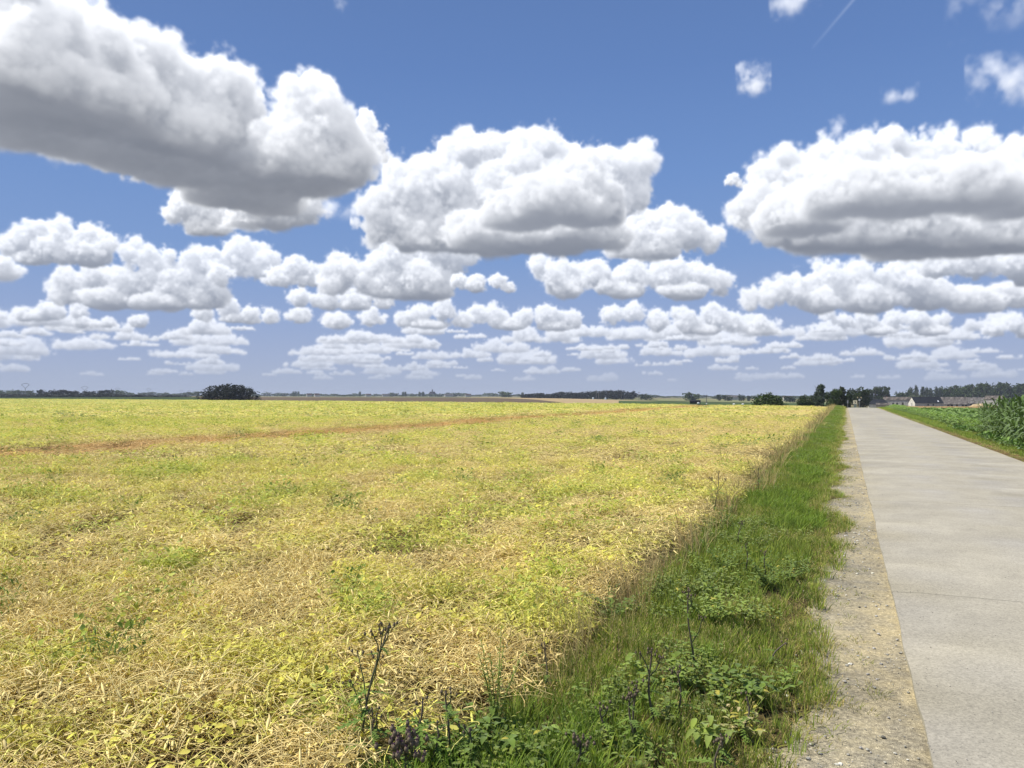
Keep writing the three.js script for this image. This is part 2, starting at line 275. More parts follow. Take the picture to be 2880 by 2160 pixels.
  for (let r = H / 2; r < H; r++) for (let c = 0; c < W; c++) {
    const k = Math.min(smooth(f0, f0 + 60, c), 1 - smooth(f1 - 60, f1, c), 1 - smooth(fr1 - 50, fr1, r)); if (k >= 1) continue;
    const o = (r * W + c) * 4; for (let q = 0; q < 3; q++) img[o + q] = mix(lowAt(r, c, q), img[o + q], k);
  }
  // a thin condensation trail, high and far off
  {
    const A = ray(2405, -6), B = ray(2285, 135);
    for (let i = 0; i <= 900; i++) {
      const t = i / 900, d = [0, 1, 2].map((q) => mix(A[q], B[q], t)), l = Math.hypot(...d), e = Math.asin(d[1] / l), c = colOf(Math.atan2(d[2], d[0])), r = (e / Math.PI + 0.5) * H;
      for (let y = -2; y <= 2; y++) for (let x = -2; x <= 2; x++) { const R = Math.floor(r) + y, C = Math.floor(c) + x, q = Math.hypot(R + 0.5 - r, C + 0.5 - c), k = 0.004 * (1 - t * 0.8) * Math.exp(-q * q * 1.3), o = (R * W + C) * 4; img[o] += k; img[o + 1] += k; img[o + 2] += k * 0.9; }
    }
  }
  for (let i = 0; i < img.length; i++) img[i] *= 0.77; // radiance at exposure 1.3
  const tex = new THREE.DataTexture(img, W, H, THREE.RGBAFormat, THREE.FloatType);
  tex.mapping = THREE.EquirectangularReflectionMapping;
  tex.magFilter = tex.minFilter = THREE.LinearFilter;
  tex.wrapS = THREE.RepeatWrapping;
  tex.needsUpdate = true;
  return tex;
}
{ const t0 = Date.now(); scene.background = scene.environment = buildSky(); console.log('sky', Date.now() - t0); }
// ---------------------------------------------------------------- tools
const names = new Map();
function numbered(n) { const k = names.get(n) ?? 0; names.set(n, k + 1); return k ? `${n}_${String(k).padStart(3, '0')}` : n; }
function tag(o, label, category, group, kind) { if (label) o.userData.label = label; if (category) o.userData.category = category; if (group) o.userData.group = group; if (kind) o.userData.kind = kind; return o; }
function shade(o) { o.castShadow = o.receiveShadow = true; return o; }
function thing(name, label, category, [x, y, z] = [0, 0, 0], turn = 0, group, kind) { const o = new THREE.Group(); o.name = numbered(name); o.position.set(x, y, z); o.rotation.y = turn; scene.add(o); return tag(o, label, category, group, kind); }
function part(name, geo, mat, parent) { const m = shade(new THREE.Mesh(geo, mat)); m.name = parent === scene ? numbered(name) : name; parent.add(m); return m; }
const C = (r, g, b) => [r, g, b];
const tint = (c, k, dr = 0) => [c[0] * k * (1 + dr), c[1] * k, c[2] * k * (1 - dr)];
const mixc = (a, b, t) => [mix(a[0], b[0], t), mix(a[1], b[1], t), mix(a[2], b[2], t)];
class Build { // collects ribbons, tubes, boxes and faces with vertex colours
  constructor() { this.p = []; this.c = []; this.i = []; this.uv = []; }
  v(x, y, z, c, u = 0, w = 0) { this.p.push(x, y, z); this.c.push(c[0], c[1], c[2]); this.uv.push(u, w); return this.p.length / 3 - 1; }
  tri(a, b, c) { this.i.push(a, b, c); }
  quad(a, b, c, d) { this.i.push(a, b, c, a, c, d); }
  // pts [[x,y,z]], w(t) half width, side vector, colour(t)
  ribbon(pts, w, side, col, bend = 0) {
    let last = null; const n = pts.length - 1;
    pts.forEach((q, k) => {
      const t = k / n, h = w(t), c = typeof col === 'function' ? col(t) : col;
      const a = this.v(q[0] - side[0] * h, q[1] - side[1] * h + bend * h, q[2] - side[2] * h, c), m = bend ? this.v(q[0], q[1], q[2], c) : 0, b = this.v(q[0] + side[0] * h, q[1] + side[1] * h + bend * h, q[2] + side[2] * h, c);
      if (last) { if (bend) { this.quad(last[0], last[1], m, a); this.quad(last[1], last[2], b, m); } else this.quad(last[0], last[2], b, a); }
      last = [a, m, b];
    });
  }
  tube(pts, rad, sides, col, flat = 1) {
    let prev = null; const n = pts.length - 1;
    for (let k = 0; k <= n; k++) {
      const q = pts[k], a = pts[Math.max(0, k - 1)], b = pts[Math.min(n, k + 1)], t = k / n;
      let dx = b[0] - a[0], dy = b[1] - a[1], dz = b[2] - a[2]; const l = Math.hypot(dx, dy, dz) || 1; dx /= l; dy /= l; dz /= l;
      let ux, uy, uz; if (Math.abs(dy) < 0.9) { ux = dz; uy = 0; uz = -dx; } else { ux = 1; uy = 0; uz = 0; const d = dx; ux -= dx * d; uy -= dy * d; uz -= dz * d; }
      const m = Math.hypot(ux, uy, uz) || 1; ux /= m; uy /= m; uz /= m;
      const vx = dy * uz - dz * uy, vy = dz * ux - dx * uz, vz = dx * uy - dy * ux, r = typeof rad === 'function' ? rad(t) : rad, c = typeof col === 'function' ? col(t) : col, ring = [];
      for (let s = 0; s < sides; s++) { const A = s / sides * 2 * Math.PI, ca = Math.cos(A) * r, sa = Math.sin(A) * r * flat; ring.push(this.v(q[0] + ux * ca + vx * sa, q[1] + uy * ca + vy * sa, q[2] + uz * ca + vz * sa, c)); }
      if (prev) for (let s = 0; s < sides; s++) { const e = (s + 1) % sides; this.quad(prev[s], prev[e], ring[e], ring[s]); }
      prev = ring;
    }
  }
  // a pointed leaf: base, direction, normal-ish up, length, width; folded along its rib
  leaf(b, d, up, len, wid, col, droop = 0.2, fold = 0.25, seg = 3, shape = 0.45) {
    let sx = d[1] * up[2] - d[2] * up[1], sy = d[2] * up[0] - d[0] * up[2], sz = d[0] * up[1] - d[1] * up[0]; const l = Math.hypot(sx, sy, sz) || 1; sx /= l; sy /= l; sz /= l;
    let last = null;
    for (let k = 0; k <= seg; k++) {
      const t = k / seg, w = wid * 0.5 * Math.pow(Math.sin(Math.PI * Math.pow(clamp(t, 0.02, 0.98), shape + 0.35)), 0.8), e = -droop * len * t * t, f = fold * w;
      const x = b[0] + d[0] * len * t, y = b[1] + d[1] * len * t + e, z = b[2] + d[2] * len * t, c = typeof col === 'function' ? col(t) : col;
      const L = this.v(x - sx * w + up[0] * f, y - sy * w + up[1] * f, z - sz * w + up[2] * f, c), M = this.v(x, y, z, c), R = this.v(x + sx * w + up[0] * f, y + sy * w + up[1] * f, z + sz * w + up[2] * f, c);
      if (last) { this.quad(last[0], last[1], M, L); this.quad(last[1], last[2], R, M); }
      last = [L, M, R];
    }
  }
  card(p, d, up, L, W, c) { // one small bent face
    let sx = d[1] * up[2] - d[2] * up[1], sy = d[2] * up[0] - d[0] * up[2], sz = d[0] * up[1] - d[1] * up[0]; const l = (Math.hypot(sx, sy, sz) || 1) / (W * .5); sx /= l; sy /= l; sz /= l; const f = W * .22;
    const a = this.v(p[0], p[1], p[2], c), b = this.v(p[0] + d[0] * L * .45 + sx, p[1] + d[1] * L * .45 + sy, p[2] + d[2] * L * .45 + sz, c), e = this.v(p[0] + d[0] * L + up[0] * f, p[1] + d[1] * L + up[1] * f, p[2] + d[2] * L + up[2] * f, c), g = this.v(p[0] + d[0] * L * .45 - sx, p[1] + d[1] * L * .45 - sy, p[2] + d[2] * L * .45 - sz, c);
    this.tri(a, b, e); this.tri(a, e, g);
  }
  box(x0, x1, y0, y1, z0, z1, c) {
    const f = (a) => { const n = a.map((q) => this.v(q[0], q[1], q[2], c)); this.quad(n[0], n[1], n[2], n[3]); };
    f([[x0, y0, z1], [x1, y0, z1], [x1, y1, z1], [x0, y1, z1]]); f([[x1, y0, z0], [x0, y0, z0], [x0, y1, z0], [x1, y1, z0]]);
    f([[x0, y0, z0], [x0, y0, z1], [x0, y1, z1], [x0, y1, z0]]); f([[x1, y0, z1], [x1, y0, z0], [x1, y1, z0], [x1, y1, z1]]);
    f([[x0, y1, z1], [x1, y1, z1], [x1, y1, z0], [x0, y1, z0]]); f([[x0, y0, z0], [x1, y0, z0], [x1, y0, z1], [x0, y0, z1]]);
  }
  poly(pts, c, uvs) { const n = pts.map((q, k) => this.v(q[0], q[1], q[2], c, uvs ? uvs[k][0] : 0, uvs ? uvs[k][1] : 0)); for (let k = 1; k < n.length - 1; k++) this.tri(n[0], n[k], n[k + 1]); }
  ball(x, y, z, r, ry, c, seg = 6, top = 4) {
    const rows = [];
    for (let j = 0; j <= top; j++) { const a = j / top * Math.PI, row = []; for (let k = 0; k < seg; k++) { const b = k / seg * 2 * Math.PI; row.push(this.v(x + Math.sin(a) * Math.cos(b) * r, y + Math.cos(a) * ry, z + Math.sin(a) * Math.sin(b) * r, c)); } rows.push(row); }
    for (let j = 0; j < top; j++) for (let k = 0; k < seg; k++) { const e = (k + 1) % seg; this.quad(rows[j][k], rows[j][e], rows[j + 1][e], rows[j + 1][k]); }
  }
  geo() {
    const g = new THREE.BufferGeometry();
    g.setAttribute('position', new THREE.Float32BufferAttribute(this.p, 3)); g.setAttribute('color', new THREE.Float32BufferAttribute(this.c, 3)); g.setAttribute('uv', new THREE.Float32BufferAttribute(this.uv, 2));
    g.setIndex(this.i); g.computeVertexNormals(); return g;
  }
}
const dirOf = (az, el) => [Math.cos(el) * Math.cos(az), Math.sin(el), Math.cos(el) * Math.sin(az)];
const matte = (o = {}) => new THREE.MeshStandardMaterial({ roughness: 0.95, vertexColors: true, side: THREE.DoubleSide, ...o });
const leafy = (through = 0.4, o = {}) => new THREE.MeshPhysicalMaterial({ roughness: 0.95, vertexColors: true, side: THREE.DoubleSide, transmission: through, thickness: 0, specularIntensity: 0.5, ...o });
function texture(w, h, f, { srgb = true, repeat } = {}) { // f(x, y) -> [r, g, b] in 0..1
  const d = new Uint8Array(w * h * 4);
  for (let y = 0; y < h; y++) for (let x = 0; x < w; x++) { const c = f(x, y), o = (y * w + x) * 4; d[o] = clamp(c[0]) * 255; d[o + 1] = clamp(c[1]) * 255; d[o + 2] = clamp(c[2]) * 255; d[o + 3] = 255; }
  const t = new THREE.DataTexture(d, w, h); if (srgb) t.colorSpace = THREE.SRGBColorSpace; t.magFilter = THREE.LinearFilter; t.minFilter = THREE.LinearMipmapLinearFilter; t.generateMipmaps = true; t.wrapS = t.wrapT = THREE.RepeatWrapping; if (repeat) t.repeat.set(...repeat); t.needsUpdate = true; return t;
}
// tileable value noise on a period
function tnoise(x, y, p, q, s) { const ix = Math.floor(x), iy = Math.floor(y); let fx = x - ix, fy = y - iy; fx = fx * fx * (3 - 2 * fx); fy = fy * fy * (3 - 2 * fy); const m = (a, n) => ((a % n) + n) % n, h = (a, b) => hash2(m(a, p), m(b, q), s); return mix(mix(h(ix, iy), h(ix + 1, iy), fx), mix(h(ix, iy + 1), h(ix + 1, iy + 1), fx), fy); }
function copies(group, name, geos, mat, list) { // list of { g, p:[x,y,z], r, s:[x,y,z], tilt, c }
  const by = geos.map(() => []); for (const k of list) by[k.g].push(k);
  const M = new THREE.Matrix4(), q = new THREE.Quaternion(), e = new THREE.Euler(), P = new THREE.Vector3(), S = new THREE.Vector3(), col = new THREE.Color();
  by.forEach((l, n) => {
    if (!l.length) return;
    const im = shade(new THREE.InstancedMesh(geos[n], mat, l.length)); im.name = name;
    l.forEach((k, j) => { e.set(k.tilt?.[0] ?? 0, k.r ?? 0, k.tilt?.[1] ?? 0, 'YXZ'); q.setFromEuler(e); P.set(...k.p); S.set(...k.s); im.setMatrixAt(j, M.compose(P, q, S)); im.setColorAt(j, col.setRGB(...(k.c ?? [1, 1, 1]))); });
    group.add(im);
  });
}
// ---------------------------------------------------------------- land
// A flat plateau carries the pea field and the road as far as a crest; beyond it the ground falls away and a low plain runs to the horizon.
const bearing = (x, z) => { const f = -(x * VZ + z * VX), r = x * VX - z * VZ; return [1440 + F * r / Math.max(f, 1e-3), f]; }; // photo column and forward distance
const table = (t, x) => { let i = 1; while (i < t.length - 1 && t[i][0] < x) i++; const [a, b] = t[i - 1], [c, d] = t[i], k = clamp((x - a) / (c - a)); return mix(b, d, k); };
const CREST = [[-700, 420], [0, 345], [400, 265], [760, 212], [1100, 178], [1400, 152], [1700, 130], [2000, 114], [2360, 97], [2880, 84], [3600, 72]];
const PLAIN = [[-700, 0.6], [0, 0.5], [600, 0.2], [1000, -0.2], [1400, -0.6], [1700, -2.0], [2000, -3.6], [2330, -5.0], [2450, -6.6], [2880, -6.6], [3600, -6.6]];
function ground(x, z) {
  const [px, f] = bearing(x, z); if (f < 20) return 0;
  const u = clamp(px, -700, 3600), c = table(CREST, u), p = table(PLAIN, u);
  if (f <= c) return 0;
  const dip = mix(-2.4, -1.6, clamp((u - 1400) / 1000)), t = f - c;
  const near = t < 90 ? dip * smooth(0, 90, t) * 1 : mix(dip, p, smooth(90, 420, t));
  const far = smooth(1500, 6000, f) * -1.5, roll = (fbm2(x / 700, z / 700, 3, 3) - 0.5) * 1.1 * smooth(250, 800, t);
  return near + far + roll;
}
const place = (px, r) => { const d = ray(px, 1113); return [d[0] * r, d[2] * r]; };
const heightAt = (px, py, r) => EYE + ray(px, py)[1] * r;

function sheet(name, fx, nu, nv, mat, lift, parent = scene, colors) { // fx(u, v) -> [x, z]
  const P = [], U = [], I = [], K = [];
  for (let j = 0; j <= nv; j++) for (let i = 0; i <= nu; i++) { const [x, z] = fx(i / nu, j / nv); P.push(x, ground(x, z) + (typeof lift === 'function' ? lift(x, z) : lift), z); U.push(x, -z); if (colors) K.push(...colors(x, z)); }
  for (let j = 0; j < nv; j++) for (let i = 0; i < nu; i++) { const a = j * (nu + 1) + i, b = a + 1, c = a + nu + 1, d = c + 1; I.push(a, b, d, a, d, c); }
  const g = new THREE.BufferGeometry(); g.setAttribute('position', new THREE.Float32BufferAttribute(P, 3)); g.setAttribute('uv', new THREE.Float32BufferAttribute(U, 2)); if (colors) g.setAttribute('color', new THREE.Float32BufferAttribute(K, 3));
  g.setIndex(I); g.computeVertexNormals(); if (g.attributes.normal.getY(0) < 0) { const n = g.index.array; for (let k = 0; k < n.length; k += 3) { const t = n[k]; n[k] = n[k + 1]; n[k + 1] = t; } g.computeVertexNormals(); }
  const m = part(name, g, mat, parent); if (parent === scene) m.userData.kind = 'structure'; return m;
}
const flatMat = (o) => new THREE.MeshPhysicalMaterial({ roughness: 1, specularIntensity: 0.25, ...o });
// base ground: a disc out to the horizon, patchwork of distant fields in its colour
{
  const mat = flatMat({ vertexColors: true, specularIntensity: 0.05 });
  const pal = [[.10, .125, .045], [.19, .16, .085], [.075, .10, .038], [.24, .20, .11], [.115, .14, .055]];
  const cols = (x, z) => {
    const [px, f] = bearing(x, z), n = (fbm2(x / 6, z / 6, 8, 2) - 0.5) * 0.25 + 1;
    if (f < 60) return tint([.085, .075, .045], n);
    const k = Math.floor(noise2(x / 420 + z / 900, z / 260, 40) * 4.99); return tint(pal[k], n);
  };
  const ring = (j, n) => j === 0 ? 0.01 : 1.5 * Math.pow(14000 / 1.5, (j - 1) / (n - 1));
  sheet('ground', (u, v) => { const a = u * 2 * Math.PI, r = ring(Math.round(v * 110), 110); return [Math.cos(a) * r, Math.sin(a) * r]; }, 260, 110, mat, -0.09, scene, cols);
}
const wedge = (p0, p1, r0, r1) => (u, v) => { const px = mix(p0, p1, u), a = typeof r0 === 'function' ? r0(px) : r0, b = typeof r1 === 'function' ? r1(px) : r1; return place(px, a * Math.pow(b / a, v)); };
const grainy = (c, sx, sz, amt, s) => (x, z) => tint(c, 1 + (fbm2(x / sx, z / sz, s, 3) - 0.5) * amt);
// fields on the far side of the dip
const fieldMat = flatMat({ vertexColors: true, specularIntensity: 0.05 });
tag(sheet('grass_field', wedge(-250, 690, 480, (p) => 900), 40, 14, fieldMat, 0.1, scene, grainy([.035, .055, .02], 30, 9, .7, 5)), 'dark green field strip under the left-hand treeline', 'field');
tag(sheet('ploughed_field', wedge(560, 1560, (p) => mix(420, 330, (p - 560) / 1000), (p) => p < 1300 ? 950 : mix(950, 420, (p - 1300) / 260)), 60, 24, fieldMat, 0.14, scene, grainy([.115, .088, .062], 4, 60, .5, 6)), 'grey brown ploughed field beyond the yellow crop', 'field');
tag(sheet('wheat_field', wedge(1290, 1960, (p) => p < 1620 ? mix(905, 300, (p - 1290) / 330) : 300, (p) => p < 1500 ? 930 : mix(930, 470, (p - 1500) / 460)), 60, 24, fieldMat, 0.2, scene, grainy([.33, .25, .14], 5, 50, .35, 7)), 'pale tan ripe wheat field in the distance', 'field');
tag(sheet('pasture', wedge(1740, 2330, (p) => 330, (p) => mix(560, 640, (p - 1740) / 590)), 40, 18, fieldMat, 0.26, scene, grainy([.055, .085, .03], 20, 20, .5, 8)), 'green pasture with white bales behind the yellow crop', 'field');
tag(sheet('barley_field', wedge(1850, 2330, (p) => 640, (p) => 980), 40, 14, fieldMat, 0.26, scene, grainy([.17, .18, .085], 30, 30, .4, 9)), 'pale olive barley field behind the pasture', 'field');
tag(sheet('cereal_field', wedge(2470, 3300, (p) => 86, (p) => 330), 60, 26, fieldMat, (x, z) => { const [p, f] = bearing(x, z); return .02 + 0.24 * smooth(84, 100, f) * smooth(2475, 2540, p); }, scene, grainy([.38, .28, .15], 1.4, 1.4, .5, 10)), 'narrow strip of pale ripe cereal in front of the farm', 'field');
// ---------------------------------------------------------------- road, gravel shoulder, verges
const ROAD0 = 0.34, ROAD1 = 3.98;
const gridTex = (() => { // concrete: cement film, sand grain, stains, faint brush marks across
  const S = 1024;
  return texture(S, S, (x, y) => {
    const u = x / S, v = y / S, big = tnoise(u * 3, v * 3, 3, 3, 1) * 0.5 + tnoise(u * 9, v * 9, 9, 9, 2) * 0.3 + tnoise(u * 28, v * 28, 28, 28, 3) * 0.2, fine = hash2(x, y, 4), mid = tnoise(u * 256, v * 256, 256, 256, 5), str = tnoise(u * 7, v * 120, 7, 120, 6);
    const dark = hash2(x >> 1, y >> 1, 9) > 0.985 ? 0.12 : 0, k = 0.575 + (big - 0.5) * 0.09 + (fine - 0.5) * 0.08 + (mid - 0.5) * 0.09 + (str - 0.5) * 0.015 - dark - 0.02 * smooth(.62, .8, tnoise(u * 6, v * 7, 6, 7, 31)) + 0.012 * smooth(.66, .8, tnoise(u * 9, v * 5, 9, 5, 32)), warm = tnoise(u * 5 + 3, v * 5, 5, 5, 11);
    return [k * 1.035, k * mix(1.005, 0.995, warm), k * mix(0.93, 0.88, warm)];
  });
})();
const bumpTex = texture(512, 512, (x, y) => { const n = hash2(x, y, 21) * 0.5 + tnoise(x / 4, y / 4, 128, 128, 22) * 0.5; return [n, n, n]; }, { srgb: false });
{
  const road = thing('road', 'pale grey concrete farm road running to the crest', 'road', [0, 0, 0], 0, undefined, 'structure');
  const mat = flatMat({ map: gridTex, bumpMap: bumpTex, bumpScale: 0.0015, roughness: 0.9, specularIntensity: .6, vertexColors: true });
  const R = rng(31);
  // joints lie at z = -7.07, -13.07 ... ; the nearest slab reaches behind the eye
  const zs = [8, -1.07]; for (let z = -7.07; z > -200; z -= 6) zs.push(z);
  for (let k = 0; k < zs.length - 1; k++) {
    const za = zs[k] - 0.004, zb = zs[k + 1] + 0.004, b = new Build(), n = 24, ox = R() * 5, oz = R() * 5, tone = 0.97 + R() * 0.06, top = 0.05, P = [];
    const col = (x, z) => { const q = tone * (1 + (fbm2(x / .9, z / 1.3, 61, 4) - 0.5) * 0.22), film = smooth(.32, .0, x - ROAD0 + (noise2(z / .7, x, 63) - .5) * .5) * 0.5 + smooth(.4, 0, ROAD1 - x + (noise2(z / .7, x, 64) - .5) * .5) * 0.6; return [q * mix(1, 1.05, film), q * mix(1, 1.02, film), q * mix(1, .92, film)]; };
    const m = 16, edge = (z, s) => 0.018 * (noise2(z * 2.3, s * 9, 70) - 0.5) + 0.010 * (noise2(z * 9, s * 9, 71) - 0.5);
    for (let j = 0; j <= n; j++) for (let i = 0; i <= m; i++) {
      const z = mix(za, zb, j / n); let x = mix(ROAD0, ROAD1, i / m); if (i === 0) x += edge(z, 0); if (i === m) x += edge(z, 1);
      P.push(b.v(x, ground(x, z) + top - (i === 0 || i === m ? 0.012 : 0), z, col(x, z), (x + ox) / 2.6, (z + oz) / 2.6));
    }
    for (let j = 0; j < n; j++) for (let i = 0; i < m; i++) { const a = P[j * (m + 1) + i], c = P[j * (m + 1) + i + 1], d = P[(j + 1) * (m + 1) + i + 1], e = P[(j + 1) * (m + 1) + i]; b.quad(a, c, d, e); }
    const side = (list) => { let last = null; for (const q of list) { const x = b.p[q * 3], y = b.p[q * 3 + 1], z = b.p[q * 3 + 2], t = b.v(x, y, z, [1, 1, .95], (x + z) / 2.6, y), u = b.v(x, y - 0.12, z, [1, 1, .95], (x + z) / 2.6, y - .12); if (last) b.quad(last[0], t, u, last[1]); last = [t, u]; } };
    side(Array.from({ length: n + 1 }, (_, j) => P[j * (m + 1)])); side(Array.from({ length: n + 1 }, (_, j) => P[(n - j) * (m + 1) + m])); side(Array.from({ length: m + 1 }, (_, i) => P[m - i])); side(Array.from({ length: m + 1 }, (_, i) => P[n * (m + 1) + i]));
    part('slab', b.geo(), mat, road);
  }
  // grit that has filled the joints
  const jb = new Build(); for (let k = 1; k < zs.length - 1; k++) { const z = zs[k], y = ground(2, z) + 0.028; jb.poly([[ROAD0 + .02, y, z + .006], [ROAD1 - .02, y, z + .006], [ROAD1 - .02, y, z - .006], [ROAD0 + .02, y, z - .006]], [.09, .08, .065]); }
  part('joint_filler', jb.geo(), matte(), road);
  // cross road at the junction past the crest
  const cz = -186; const cross = sheet('cross_road', (u, v) => [mix(-30, 60, u), mix(cz + 2.5, cz - 2.5, v)], 20, 2, flatMat({ color: new THREE.Color().setRGB(.16, .155, .15) }), 0.03);
}
// gravel shoulder on the left of the slab
const gravelTex = (() => {
  const w = 512, h = 2048; // 1.3 m x 5.2 m
  return texture(w, h, (x, y) => {
    const u = x / w, v = y / h, n1 = tnoise(u * 3, v * 12, 3, 12, 3), n2 = tnoise(u * 12, v * 48, 12, 48, 4), st = tnoise(u * 90, v * 360, 90, 360, 5), sp = hash2(x, y, 6), sp2 = hash2(x >> 1, y >> 1, 7);
    const sand = clamp((n1 * 0.45 + n2 * 0.35 + tnoise(u * 40, v * 160, 40, 160, 8) * 0.2 - 0.5) * 2.2 + 0.5); let c = mixc([.63, .60, .52], [.75, .70, .565], sand);
    let k = 0.86 + (st - 0.5) * 0.3 * (1 - sand * 0.4) + (sp - 0.5) * 0.16; if (sp2 > 0.965) k *= 1.3; if (sp2 < 0.02) k *= 0.72; return [c[0] * k, c[1] * k, c[2] * k];
  });
})();
{
  gravelTex.repeat.set(1 / 1.3, 1 / 5.2);
  const mat = flatMat({ map: gravelTex, bumpMap: bumpTex.clone(), bumpScale: 0.006, vertexColors: true }); mat.bumpMap.repeat.set(1.6, 1.6); mat.bumpMap.needsUpdate = true;
  tag(sheet('gravel_shoulder', (u, v) => [mix(-0.75, ROAD0 + 0.03, u), mix(3, -120, v)], 12, 400, mat, (x, z) => 0.006 + 0.02 * (fbm2(x * 3, z * 3, 90, 2) - 0.5), scene, (x, z) => { const e = smooth(.34, .02, ROAD0 - x + (noise2(z * 1.3, 2, 91) - .5) * .35), q = 0.98 + (fbm2(x / .5, z / 1.2, 92, 3) - .5) * .4; return [q * mix(1, 1.08, e), q * mix(1, 1.05, e), q * mix(1, .98, e)]; }), 'gravel and sand shoulder beside the concrete road', 'shoulder');
}
// soil of the verges
const soilTex = texture(1024, 1024, (x, y) => { const u = x / 1024, v = y / 1024, a = tnoise(u * 8, v * 8, 8, 8, 3), b = tnoise(u * 40, v * 40, 40, 40, 4), c = tnoise(u * 200, v * 200, 200, 200, 5), d = hash2(x, y, 6), k = 0.34 + (a - .5) * .12 + (b - .5) * .16 + (c - .5) * .22 + (d - .5) * .1; return [k * 1.12, k * .96, k * .66]; });
soilTex.repeat.set(1 / 2.2, 1 / 2.2);
const soilMat = flatMat({ map: soilTex, bumpMap: bumpTex, bumpScale: 0.01, vertexColors: true });
const VERGE = -1.6; // edge of the pea field
tag(sheet('verge_left', (u, v) => { const z = mix(3, -125, v); return [mix(-2.6, -.2 + (fbm2(z * 1.1, 1, 200, 3) - .5) * .5 + (noise2(z * 6, 2, 203) - .5) * .14, u), z]; }, 14, 700, soilMat, (x, z) => 0.012 + 0.05 * smooth(-.3, -.9, x) + 0.03 * (fbm2(x * 2, z * 2, 95, 2) - .5), scene, grainy([.85, .9, .75], .6, .6, .5, 96)), 'soil under the grass verge between field and gravel', 'verge');
tag(sheet('verge_right', (u, v) => [mix(ROAD1 - 0.03, 13, u), mix(0, -125, v)], 24, 300, soilMat, (x, z) => 0.012 + 0.03 * (fbm2(x * 2, z * 2, 97, 2) - .5), scene, grainy([1.25, 1.15, 1.05], .6, .9, .5, 98)), 'bare soil verge on the far side of the road', 'verge');
// soil and litter under the pea crop
const litterTex = texture(1024, 1024, (x, y) => { const u = x / 1024, v = y / 1024, a = tnoise(u * 6, v * 6, 6, 6, 13), b = tnoise(u * 60, v * 60, 60, 60, 14), c = tnoise(u * 300, v * 90, 300, 90, 15), e = tnoise(u * 90, v * 300, 90, 300, 17), d = hash2(x, y, 16), s = clamp((Math.max(c, e) - .62) * 5) * .75, k = .26 + (a - .5) * .1 + (b - .5) * .14 + (d - .5) * .08; return mixc([k * 1.12, k * .92, k * .66], [.72, .60, .37], s); });
litterTex.repeat.set(1 / 1.8, 1 / 1.8);

// loose stones on the shoulder and grit on the slab edge
{
  const stones = thing('gravel', 'loose grey and white pebbles scattered on the shoulder', 'gravel', [0, 0, 0], 0, undefined, 'stuff'), R = rng(808), list = [];
  const geos = [1, 2, 3, 4].map((k) => { const g = new THREE.IcosahedronGeometry(1, 1), p = g.attributes.position; for (let i = 0; i < p.count; i++) { const x = p.getX(i), y = p.getY(i), z = p.getZ(i), n = .75 + .5 * noise2(x * 1.7 + k * 9 + y, z * 1.7 + y * 1.3, k); p.setXYZ(i, x * n, y * n * .6, z * n); } g.computeVertexNormals(); return g; });
  for (let k = 0; k < 6000; k++) {
    const z = -1 - Math.pow(R(), 1.6) * 26, x = mix(-.42, ROAD0, R()), n = fbm2(x * 3, z * 2, 130, 2); if (R() > .25 + (n > .5 ? .75 : 0)) continue;
    const s = (.0025 + .0085 * Math.pow(R(), 4)) * (1 - z * .02), q = R(), b = q < .14 ? .6 : q < .2 ? .12 : .24 + R() * .2; list.push({ g: Math.floor(R() * 4), p: [x, .012, z], r: R() * 7, s: [s, s, s], c: [b * 1.04, b, b * mix(.78, .95, R())] });
  }
  for (let k = 0; k < 500; k++) { const z = -1.5 - R() * 18, x = mix(ROAD0, ROAD0 + 3.6, Math.pow(R(), 3)), s = .0015 + .003 * R(), b = .12 + R() * .3; list.push({ g: Math.floor(R() * 4), p: [x, .051, z], r: R() * 7, s: [s, s, s], c: [b, b * .93, b * .8] }); }
  copies(stones, 'pebble', geos, flatMat({ roughness: .9 }), list);
}
